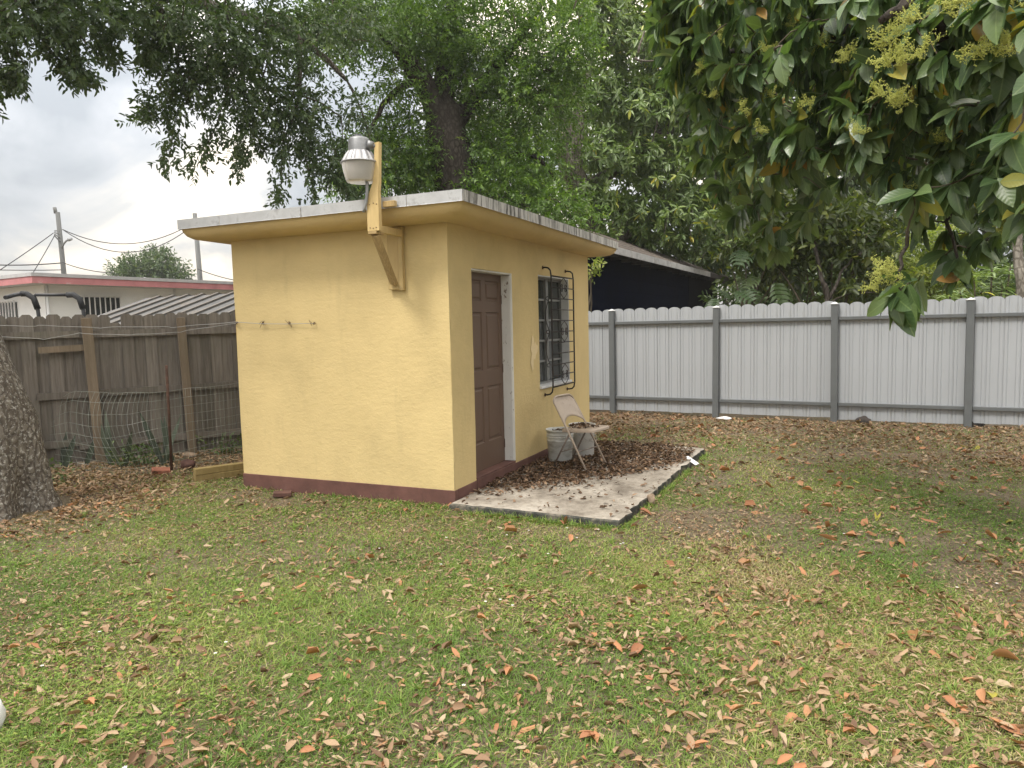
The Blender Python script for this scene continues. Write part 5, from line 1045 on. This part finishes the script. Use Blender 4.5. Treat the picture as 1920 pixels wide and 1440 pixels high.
# ---- avocado tree reaching in from the right, in flower
V0 = np.array([5.3, 4.6, 0]); av = empty('avocado_tree', V0, 0, 'big glossy-leaved tree with yellow blossom hanging over the right side', 'tree')
q = MB(); K_ = lambda *p: at(*p)-V0; sk = [limb(q, [np.zeros(3), np.array([-.05, .05, 1.2]), np.array([-.2, .1, 2.2]), np.array([-.5, .2, 3.0])], .26, .19, 14, .01)]
for pts, r0, r1 in (([np.array([-.4, .2, 2.8]), K_(1960, 0, 4.2), K_(1800, 40, 4.2), K_(1650, 60, 4.8), K_(1500, 60, 5.6), K_(1370, 100, 6.2)], .15, .03), ([np.array([-.3, .2, 2.5]), K_(2020, 200, 4.8), K_(1880, 230, 5.0), K_(1760, 250, 5.3), K_(1620, 220, 5.8), K_(1480, 230, 6.4)], .12, .025),
                    ([K_(1880, 230, 5), K_(1830, 330, 4.9), K_(1780, 420, 4.8), K_(1800, 500, 4.7)], .022, .008), ([K_(1760, 250, 5.3), K_(1720, 380, 4.7), K_(1690, 480, 4.3), K_(1680, 530, 4.2)], .020, .007), ([np.array([-.5, .2, 3.0]), np.array([-.6, .0, 4.2]), np.array([-.5, -.2, 5.4])], .15, .04), ([np.array([-.5, .2, 3.0]), np.array([.8, .8, 4.0]), np.array([1.9, 1.4, 4.8])], .13, .03),
                    ([K_(1960, 0, 4.2), K_(1850, -60, 3.4), K_(1740, -30, 3.1), K_(1650, 40, 3.1)], .07, .015), ([K_(1650, 60, 4.8), K_(1560, -40, 5), K_(1430, -80, 5.6)], .06, .015), ([np.array([-.2, .2, 2.4]), np.array([.5, -1.2, 3.4]), np.array([1, -2.4, 3.9])], .11, .03)):
    sk.append(limb(q, pts, r0, r1, 9, .01))
q.build('trunk', M['bark_dark'], av); skel = np.concatenate(sk)
bx_ = [1215, 1250, 1290, 1330, 1380, 1440, 1500, 1560, 1620, 1660, 1700, 1760, 1800, 1850, 1920, 1990]; by_ = [20, 120, 215, 285, 325, 335, 320, 300, 320, 360, 395, 400, 410, 390, 420, 420]
def avo_tips(n, near):
    px = rng.uniform(1225, 1985, n*3); yb = np.interp(px, bx_, by_)+(0 if near else 150*np.exp(-((px-1450)/130)**2)); py = -90+rng.random(n*3)*(yb-10+90); px, py = px[:n], py[:n]
    d = 6.4-(px-1250)/670*2.3-.5*(1-np.clip(py/300, 0, 1)) if near else 7.2-(px-1250)/670*1.7+rng.uniform(-.3, 1.3, n)
    return ats(px, py, np.maximum(d+rng.normal(0, .25, n), 2.9))
extra = [at(*p) for p in [(1690, 545, 4.2), (1672, 560, 4.15), (1705, 530, 4.25), (1690, 575, 4.2), (1788, 490, 4.7), (1800, 515, 4.7), (1770, 480, 4.8), (1835, 465, 4.8), (1815, 440, 4.9), (1775, 440, 4.9), (1720, 420, 4.9), (1860, 440, 4.8), (1607, 250, 4.6), (1610, 262, 4.6)]]
near = np.concatenate([avo_tips(440, True), np.array(extra)]); back = avo_tips(620, False)
out_ = V0+np.array([-.2, -.3, 4.2])+rdir(190)*np.array([3.0, 3.6, 1.7])*(rng.random((190, 1))**.45)
# keep the part of the crown that is out of the view out of the view's middle
c_ = out_-EYEP; dep = c_@_fw; pxx = 960+F_PX*(c_@_r2)/np.maximum(dep, .1); pyy = 720-F_PX*(c_@_u2)/np.maximum(dep, .1); out_ = out_[~((dep > 0.2) & (pxx < 1950) & (pyy > -60) & (pyy < 1500)) & (np.linalg.norm(c_, axis=1) > 2.2)]
def tipdirs(P): d = unit(P-(V0+np.array([-.6, 0, 3.0]))); d[:, 2] *= .4; d[:, 2] -= .25; return unit(d+rng.normal(0, .35, d.shape))
f = Fol(); near_d = tipdirs(near)
f.whorls(near-V0, near_d, 9, .200, .096, 'curved', .24, down=.85); f.whorls(back-V0, tipdirs(back), 9, .205, .098, 'curved', .24, down=.8)
f.whorls(out_-V0, tipdirs(out_), 9, .20, .085, 'curved', .22, down=.6)
V_, F_, T_, U_ = np.concatenate(f.V), np.concatenate(f.F), np.concatenate(f.T), np.concatenate(f.U)
nlv = len(V_)//18; LV = V_.reshape(nlv, 18, 3); cen = LV.mean(1)+V0-EYEP; dep = cen@_fw; pxx = 960+F_PX*(cen@_r2)/np.maximum(dep, .1); pyy = 720-F_PX*(cen@_u2)/np.maximum(dep, .1)
size = np.linalg.norm(LV[:, 16]-LV[:, 0], axis=1)/np.maximum(dep, .3); vis = (dep > .5) & (pxx > 0) & (pxx < 1930) & (pyy > -20) & (pyy < 900)
order = np.argsort(-np.where(vis, size, 0))[:300]; single = np.zeros(nlv, bool); single[order] = True
rest = np.where(~single)[0]; Fq = F_.reshape(nlv, 10, 4)[0]-F_.reshape(nlv, 10, 4)[0].min(); RV = LV[rest].reshape(-1, 3)
RF = (np.arange(len(rest))[:, None, None]*18+Fq[None]).reshape(-1, 4); T2 = T_.reshape(nlv, 18); U2 = U_.reshape(nlv, 18, 2)
crown = npmesh('crown', RV, RF, M['avo_leaf'], av, T2[rest].reshape(-1), U2[rest].reshape(-1, 2), True); crown['kind'] = 'stuff'
for k in order:
    o = npmesh('leaf', LV[k]-LV[k, 0], Fq, M['avo_leaf'], crown, T2[k], U2[k], True); o.location = LV[k, 0]
q = MB(); twigs(q, [p-V0 for p in near], skel, .009, .004, 5, .08); twigs(q, [p-V0 for p in back[:300]], skel, .009, .004, 4, .08); twigs(q, [p-V0 for p in out_[:80]], skel, .012, .005, 4, .08); q.build('twigs', M['twig'], av)['kind'] = 'stuff'
def panicle(seed):
    r = np.random.default_rng(seed); q = MB(); f_ = []
    for k in range(13):
        a = r.uniform(0, 6.28); e = np.array([math.cos(a)*r.uniform(.3, 1), math.sin(a)*r.uniform(.3, 1), r.uniform(.2, 1.1)]); e = e/np.linalg.norm(e)*r.uniform(.55, 1.0)
        st = np.array([0, 0, r.uniform(0, .35)]); q.tube([st, st+e*.5+[0, 0, .04], st+e], [.012, .010, .006], 3, False)
        for m_ in range(9):
            t = r.uniform(.35, 1); p = st+e*t; w = r.normal(0, .09, 3); q.tube([p, p+w], .005, 3, False); f_.append(p+w)
            for _ in range(2): f_.append(p+w*r.uniform(.5, 1.2)+r.normal(0, .035, 3))
    for c in f_:
        s_ = r.uniform(.020, .036); q.add([c+[s_, 0, 0], c+[0, s_, 0], c+[-s_, 0, 0], c+[0, -s_, 0], c+[0, 0, s_], c+[0, 0, -s_]], [(0, 1, 4), (1, 2, 4), (2, 3, 4), (3, 0, 4), (1, 0, 5), (2, 1, 5), (3, 2, 5), (0, 3, 5)])
    me = q.mesh('flower_panicle', M['flower']); a = me.attributes.new('tint', 'FLOAT', 'POINT'); a.data.foreach_set('value', r.random(len(me.vertices)).astype(np.float32)); return me
pms = [panicle(k) for k in range(4)]
PAN = [(1760, 26, 3.1), (1735, 40, 3.1), (1790, 15, 3.1), (1665, 82, 3.4), (1685, 66, 3.4), (1695, 120, 3.3), (1725, 112, 3.3), (1675, 130, 3.4), (1867, 103, 3.2), (1895, 98, 3.2), (1845, 112, 3.3), (1665, 194, 3.5), (1690, 205, 3.5), (1650, 180, 3.6), (1592, 116, 4.4), (1596, 258, 4.4), (1527, 194, 5), (1489, 52, 5.2), (1764, 267, 4.6), (1708, 366, 4.8), (1867, 435, 4.4), (1885, 420, 4.4), (1648, 545, 4.15), (1669, 512, 4.15), (1655, 525, 4.2),
       (1303, 77, 5.6), (1341, 73, 5.5), (1436, 103, 5.3), (1393, 142, 5.4), (1324, 185, 5.6), (1384, 207, 5.4), (1415, 250, 5.4), (1540, 80, 5), (1900, 20, 3.3), (1320, 130, 5.6), (1450, 180, 5.3)]
for k, (x, y, d) in enumerate(PAN):
    p = at(x, y, d-.22)-V0; o = link(bpy.data.objects.new('flower_panicle', pms[k % 4]), av); o.location = p; s_ = random.uniform(.085, .125); o.scale = (s_, s_, s_); o.rotation_euler = (random.uniform(-.9, .9), random.uniform(-1.2, .6), random.uniform(0, 6))

# ---- weeds and stiff plants by the mesh
g = gnd(185, 876); sn = empty('snake_plant', g, 0, 'stiff upright striped leaves behind the wire mesh by the post', 'plant'); K_ = 0
for k in range(14):
    f = Fol(); a = random.uniform(-.5, .5); dv = np.array([[random.uniform(-.35, .35), random.uniform(-.1, .2), 1.0]]); f.leaves(np.array([[random.uniform(-.75, .85), random.uniform(-.02, .22), -.03]]), dv, np.array([[random.uniform(-.4, .4), -1, .1]]), random.uniform(.35, .85), .07, 'strap', np.array([random.random()]), .06, .1); f.U = []; f.build('leaf', M['snake'], sn, True)
for (x, y, n_, lab) in ((262, 872, 240, 'leafy weeds growing through the crumpled mesh left of the stake'), (430, 850, 160, 'low weeds at the fence foot beside the shed'), (90, 905, 130, 'ivy-like green growth at the foot of the leaning trunk')):
    g = gnd(x, y); e = empty('weed', g, 0, lab, 'plant'); f = Fol(); c = rng.normal(0, 1, (n_//6, 3))*np.array([.16, .08, .0])+np.array([0, 0, .02]); dv = rng.normal(0, .5, c.shape)+np.array([0, 0, .9]); f.sprigs(c, dv, 6, .22, .06, .03, 'fold', .9); f.build('foliage', M['weed'], e)['kind'] = 'stuff'
    MB().tube([(0, 0, 0), (.01, 0, .12), (.0, .01, .24)], [.005, .004, .002], 5).build('stem', M['twig'], e)

# ================================================================== GRASS AND FALLEN LEAVES
def masks(x, y):
    lx, ly = (x-CX)*EX[0]+(y-CY)*EX[1], (x-CX)*EY[0]+(y-CY)*EY[1]
    inside = ((lx > -SHX-.01) & (lx < .01) & (ly > -.01) & (ly < SHY+.01)) | ((lx > 0) & (lx < 1.56+.035*np.clip(ly, 0, 4)) & (ly > -.16) & (ly < 3.46))
    trunk = (x+4.76)**2+(y-6.62)**2 < .56**2
    fx_, fy_ = (x-FX)*math.cos(FA)-(y-FY)*math.sin(FA), (x-FX)*math.sin(FA)+(y-FY)*math.cos(FA)
    wdx = (x-WA[0])*-wd[1]+(y-WA[1])*wd[0]
    return inside, trunk, fy_, wdx
def dens_grass(x, y):
    inside, trunk, fy_, wdx = masks(x, y)
    g = .42+1.0*(fbm(x+20, y+20, .55, 40)-.28)
    left = np.clip((wdx+1.9)/.9, 0, 1)                      # leaf mould along the old fence
    tr = np.clip(1.6-np.hypot(x+4.6, y-6.7)/.95, 0, 1)
    back = np.clip((fy_+3.9)/2.2, 0, 1)*.72*np.clip((x-.3)/1.0, 0, 1)     # bare shade near the white fence
    bare = np.clip((fbm(x+7, y+3, .8, 60)-.56)*5, 0, 1)*np.clip((x+.6)/1.5, .25, 1)
    p = np.clip(g, .12, 1)*(1-np.clip(left, 0, .95))*(1-np.clip(tr, 0, .95))*(1-back)*(1-.82*bare)
    p[inside | trunk | (fy_ > .02) | (wdx > -.02)] = 0
    return p
def dens_leaf(x, y):
    inside, trunk, fy_, wdx = masks(x, y)
    left = np.clip((wdx+1.9)/.9, 0, 1); tr = np.clip(1.7-np.hypot(x+4.6, y-6.7)/.95, 0, 1); back = np.clip((fy_+4.2)/2.2, 0, 1)*np.clip((x-.3)/1.0, 0, 1)
    clump = fbm(x+33, y+11, 1.1, 80); near = np.clip(1.35-.11*y, .35, 1.1)
    green = np.clip(1-np.hypot((x+1.9)/2.4, (y-5.6)/1.4), 0, 1)      # the greener patch before the shed
    p = np.clip((clump-.27)*2.6, .22, 1.2)*near*(1-.75*green)+left*2.4+tr*2.2+back*1.5
    p[inside | trunk | (fy_ > .02) | (wdx > -.02)] = 0
    return np.clip(p, 0, 3)
def scatter(y0, y1, per_m2, dens, mx=1.0):
    xw = lambda y: .80*y+.9; area_n = int(per_m2*(xw(y0)+xw(y1))*(y1-y0)*mx); y = rng.uniform(y0, y1, area_n*2); x = rng.uniform(-xw(y1), xw(y1), area_n*2); ok = np.abs(x) < xw(y); x, y = x[ok][:area_n], y[ok][:area_n]
    k = rng.random(len(x))*mx < dens(x, y); return x[k], y[k]
GV = []; GFc = []; GT = []; gn = 0
for (y0, y1, pm, hgt, wd_) in ((1.75, 3.2, 15000, .042, .0042), (3.2, 4.8, 11500, .040, .0048), (4.8, 7.0, 7200, .036, .0058), (7.0, 10.0, 3600, .034, .0078), (10, 16, 1500, .034, .010)):
    x, y = scatter(y0, y1, pm, dens_grass); N = len(x); z = ground_z(x, y)-.014
    tuft = fbm(x+90, y+40, 3.0, 90); h = hgt*(.35+rng.random(N)*.75)*(.45+.9*tuft); lean = rng.normal(0, .95, (N, 2)); lean[:, 0] += .15; a = rng.uniform(0, 6.28, N); sx = np.stack([np.cos(a), np.sin(a), np.zeros(N)], 1)*(wd_*rng.uniform(.6, 1.3, N))[:, None]
    b0 = np.stack([x, y, z], 1); l3 = np.concatenate([lean, np.zeros((N, 1))], 1)*h[:, None]; mid = b0+l3*.45+np.array([0, 0, 1])*(h*.62)[:, None]; tip = b0+l3*1.25+np.array([0, 0, 1])*(h*.85)[:, None]
    V = np.stack([b0-sx*.5, b0+sx*.5, mid+sx*.42, mid-sx*.42, tip], 1).reshape(-1, 3); I = np.arange(N)[:, None]*5+gn
    GFc.append(np.stack([I+0, I+1, I+2, I+3], -1).reshape(-1, 4)); GV.append(V)
    GFc.append(np.stack([I+3, I+2, I+4, I+4], -1).reshape(-1, 4)); dry = np.clip(fbm(x+3, y+70, .9, 95)*1.3-.32+rng.normal(0, .22, N), 0, 1); GT.append(np.repeat(dry, 5)); gn += N*5
GF4 = np.concatenate(GFc); quad = GF4[:, 2] != GF4[:, 3]; tri_ = GF4[~quad][:, :3]; q4 = GF4[quad]
tris = np.concatenate([q4[:, [0, 1, 2]], q4[:, [0, 2, 3]], tri_]); grass = npmesh('grass', np.concatenate(GV), tris, M['grass'], None, np.concatenate(GT)); tag(grass, 'short patchy green and straw-coloured grass over the yard', 'grass', kind='stuff')
f = Fol()
def edge_grass(p, q_, n_, spread, h0, h1):
    t = rng.random(n_)[:, None]; c = np.array(p)[None]*(1-t)+np.array(q_)[None]*t; c = np.stack([sl2w(a_, b_) for a_, b_ in c])+rng.normal(0, spread, (n_, 3))*np.array([1, 1, 0]); c[:, 2] = -.02
    k = vnoise(c[:, 0]+9, c[:, 1]+9, 3.2, 210) > .36; c = c[k]; n_ = len(c); d = rng.normal(0, .55, (n_, 3)); d[:, 2] = rng.uniform(.4, 1, n_); f.leaves(c, d, np.array([0, 0, 1.0])+rng.normal(0, .4, (n_, 3)), rng.uniform(h0, h1, n_), .0055, 'strap', np.clip(rng.normal(.3, .2, n_), 0, 1), .45, .1)
edge_grass((.02, -.16), (1.55, -.21), 1800, .02, .035, .085); edge_grass((1.585, -.18), (1.68, 3.29), 2000, .015, .03, .075); edge_grass((-2.46, -.03), (0, -.03), 1300, .015, .03, .075); edge_grass((-2.49, 0), (-2.49, 3.8), 500, .02, .03, .08); edge_grass((.3, 3.55), (1.6, 3.34), 300, .02, .03, .06)
f.U = []; eg = f.build('edge_grass', M['grass'], None); tag(eg, 'ragged grass fringe along the slab and the foot of the shed', 'grass', kind='stuff')
# clover patches, longer tufts and dry thatch between the blades
f = Fol()
for (y0, y1, pm) in ((1.75, 3.5, 1500), (3.5, 6.5, 800)):
    x, y = scatter(y0, y1, pm, lambda x, y: dens_grass(x, y)*np.clip((fbm(x+44, y+17, 1.0, 170)-.50)*7, 0, 1)); N = len(x); a = rng.uniform(0, 6.28, N); z = ground_z(x, y)+.004+rng.random(N)*.018
    for k in range(3):
        t = a+k*2.09; d = np.stack([np.cos(t), np.sin(t), np.full(N, .25)], 1); f.leaves(np.stack([x, y, z], 1), d, np.tile(np.array([0, 0, 1.0]), (N, 1))+rng.normal(0, .25, (N, 3)), rng.uniform(.008, .015, N), rng.uniform(.009, .014, N), 'quad', rng.random(N), .1)
clover = f.build('clover', M['clover'], None); tag(clover, 'low bright clover-like weeds patched through the lawn', 'ground cover', kind='stuff')
f = Fol()
for (y0, y1, pm, sc_) in ((1.75, 3.5, 2600, 1.0), (3.5, 6.0, 1700, 1.2), (6, 9, 900, 1.5), (9, 15, 450, 2.0)):
    x, y = scatter(y0, y1, pm, lambda x, y: (dens_leaf(x, y) > 0)*np.clip((fbm(x+64, y+37, .9, 180)-.33)*3, .15, 1)); N = len(x); a = rng.uniform(0, 6.28, N); d = np.stack([np.cos(a), np.sin(a), rng.normal(.1, .25, N)], 1)
    f.leaves(np.stack([x, y, ground_z(x, y)+rng.random(N)*.018*(.5+.5/sc_)], 1), d, np.tile(np.array([0, 0, 1.0]), (N, 1))+rng.normal(0, .4, (N, 3)), rng.uniform(.012, .045, N)*sc_**.5, rng.uniform(.003, .007, N)*sc_, 'quad', rng.random(N)*.8, .1)
th = f.build('thatch', M['litter'], ground); th['kind'] = 'stuff'
f = Fol(); x, y = scatter(1.8, 6.5, 7, lambda x, y: dens_grass(x, y))
for a_, b_ in zip(x, y):
    n_ = 22; c = np.tile(np.array([a_, b_, float(ground_z(a_, b_))-.01]), (n_, 1))+rng.normal(0, .012, (n_, 3))*np.array([1, 1, 0]); d = rng.normal(0, .55, (n_, 3)); d[:, 2] = rng.uniform(.35, 1, n_); f.leaves(c, d, np.array([0, 0, 1.0])+rng.normal(0, .4, (n_, 3)), rng.uniform(.04, .085, n_), .005, 'strap', np.clip(rng.normal(.25, .15, n_), 0, 1), .5, .1)
f.U = []; tu = f.build('grass_tufts', M['grass'], None); tag(tu, 'longer green grass tufts scattered over the near lawn', 'grass', kind='stuff')
print('grass tris', len(tris))
# fallen leaves
def dead_leaves(f, x, y, z, L, Wd, tint, flat=.45):
    N = len(x); a = rng.uniform(0, 6.28, N); d = np.stack([np.cos(a), np.sin(a), rng.normal(.06, .16, N)], 1); up = np.stack([rng.normal(0, flat, N), rng.normal(0, flat, N), np.ones(N)], 1)
    f.leaves(np.stack([x, y, z], 1)-d*L[:, None]*.5*np.array([1, 1, 0]), d, up, L, Wd, 'fold', tint, rng.normal(0, .2, (N, 1)), rng.uniform(-.25, .9, (N, 1)), .38); 
LX_, LY_, LL, LW, LT = [], [], [], [], []
for (y0, y1, pm) in ((1.75, 3.2, 760), (3.2, 5, 660), (5, 8, 440), (8, 11, 230), (11, 15.5, 150)):
    x, y = scatter(y0, y1, pm, dens_leaf, 3.0); N = len(x); LX_.append(x); LY_.append(y); L = (.016+.054*rng.random(N)**1.6)*(1+.05*np.maximum(y-6, 0)); LL.append(L); LW.append(L*rng.uniform(.28, .52, N)); LT.append(np.where(rng.random(N) < .16, rng.uniform(.76, .90, N), np.clip(rng.beta(2.0, 1.7, N)*.80, 0, .76))*np.clip(1.45-.075*y, .55, 1))
def dens_big(x, y):
    i, t, fy_, wdx = masks(x, y); p = np.clip((x+.5)/3.0, .02, 1)*np.clip(.35+(fbm(x+5, y+5, .9, 120)-.4)*2, .1, 1); p[i | t | (fy_ > -.05) | (wdx > -.02)] = 0; return p
for (y0, y1, pm) in ((1.75, 4, 17), (4, 8, 15), (8, 14, 7)):
    x, y = scatter(y0, y1, pm, dens_big); N = len(x); LX_.append(x); LY_.append(y); L = rng.uniform(.07, .135, N); LL.append(L); LW.append(L*rng.uniform(.38, .50, N)); LT.append(np.where(rng.random(N) < .08, 1.0, rng.uniform(.80, .96, N)))
x, y, L, Wl, T = map(np.concatenate, (LX_, LY_, LL, LW, LT)); z = ground_z(x, y)-.006+rng.random(len(x))*.022
vis = (np.abs((x)/np.maximum(y, .1)) < .72) & (y > 1.95); order = np.argsort(-np.where(vis, L/y, 0))[:300]; single = np.zeros(len(x), bool); single[order] = True
f = Fol(); r_ = ~single; dead_leaves(f, x[r_], y[r_], z[r_], L[r_], Wl[r_], T[r_]); lo = f.build('leaf_litter', M['litter'], ground); lo['kind'] = 'stuff'; print('litter', r_.sum())
for k in order:
    f = Fol(); a = rng.uniform(0, 6.28); d = np.array([[math.cos(a), math.sin(a), rng.normal(.04, .08)]]); up = np.array([[rng.normal(0, .25), rng.normal(0, .25), 1]])
    f.leaves(-d*L[k]*.5*np.array([1, 1, 0]), d, up, L[k], Wl[k], 'curved', np.array([T[k]]), rng.uniform(-.35, .3), rng.uniform(.05, .75)); f.U = []; o = f.build('fallen_leaf', M['litter'], ground, True); o.location = (x[k], y[k], z[k]+.006)
# leaves blown against the shed wall, on the slab
def slab_pts(n):
    lx = rng.uniform(.02, 1.58, n); ly = rng.uniform(-.1, 3.4, n)
    edge_ = .16+.62*np.clip(ly-.1, 0, 2.2)-.55*np.clip(ly-2.9, 0, 1)+.35*(fbm(lx+4, ly+4, 1.6, 140)-.5); p = np.clip((edge_-lx)/.35+.5, 0, 1)*np.clip((ly-.05)/.9, 0, 1)+.035; k = rng.random(n) < p; return lx[k], ly[k]
lx, ly = slab_pts(12500); N = len(lx); L = rng.uniform(.018, .062, N); f = Fol(); dead_leaves(f, lx, ly, .062+rng.random(N)**2*.022, L, L*rng.uniform(.35, .55, N), np.clip(rng.beta(1.5, 1.8, N), 0, 1), .4); o = f.build('leaf_litter', M['litter_dark'], slab); o['kind'] = 'stuff'
f = Fol(); N = 90; cx_ = rng.normal(.04, .065, N); cy_ = rng.normal(-.0, .085, N); k = (np.abs(cy_) < .17) & (cx_ > -.08) & (cx_ < .26); N = k.sum(); L = rng.uniform(.025, .05, N); dead_leaves(f, cx_[k], cy_[k], .440+rng.random(N)*.012, L, L*.5, rng.random(N)*.8, .45); o = f.build('leaf_litter', M['litter_dark'], ch); o['kind'] = 'stuff'
for e, h_, r_ in ((bk1, .325, .10), (bk2, .355, .11)):
    f = Fol(); N = 40; a = rng.uniform(0, 6.28, N); rr = r_*np.sqrt(rng.random(N)); L = rng.uniform(.025, .055, N); dead_leaves(f, rr*np.cos(a), rr*np.sin(a), h_+rng.random(N)*.015, L, L*.5, rng.random(N)*.7, .5); o = f.build('leaf_litter', M['litter_dark'], e); o['kind'] = 'stuff'
# tiny white flowers in the lawn
x, y = scatter(1.9, 5.5, 5, lambda x, y: np.clip((fbm(x+60, y+60, 1.2, 150)-.42)*4, 0, 1)); q = MB()
for a, b_ in zip(x, y):
    z = float(ground_z(a, b_))+.035
    for k in range(5): t = k*1.257+a*9; q.add([(a, b_, z), (a+.007*math.cos(t-.4), b_+.007*math.sin(t-.4), z+.002), (a+.010*math.cos(t), b_+.010*math.sin(t), z+.001), (a+.007*math.cos(t+.4), b_+.007*math.sin(t+.4), z+.002)], [(0, 1, 2, 3)])
tag(q.build('lawn_flowers', M['paper']), 'tiny white flowers dotted through the near grass', 'flowers', kind='stuff')

# ================================================================== HAZE: thin milky air
q = MB(); q.box(-140, 140, -30, 150, -1.2, 22); hz = q.build('haze', None); hz['kind'] = 'stuff'; tag(hz, 'thin milky haze in the air over the whole yard', 'haze')
m, nt = newmat('haze_air'); pv = nt.nodes.new('ShaderNodeVolumePrincipled'); pv.inputs['Color'].default_value = (0.95, 0.97, 1.0, 1); pv.inputs['Density'].default_value = 0.0008; pv.inputs['Anisotropy'].default_value = 0.3
o_ = nt.nodes.new('ShaderNodeOutputMaterial'); nt.links.new(pv.outputs[0], o_.inputs['Volume']); hz.data.materials.append(m); SC.cycles.volume_bounces = 1
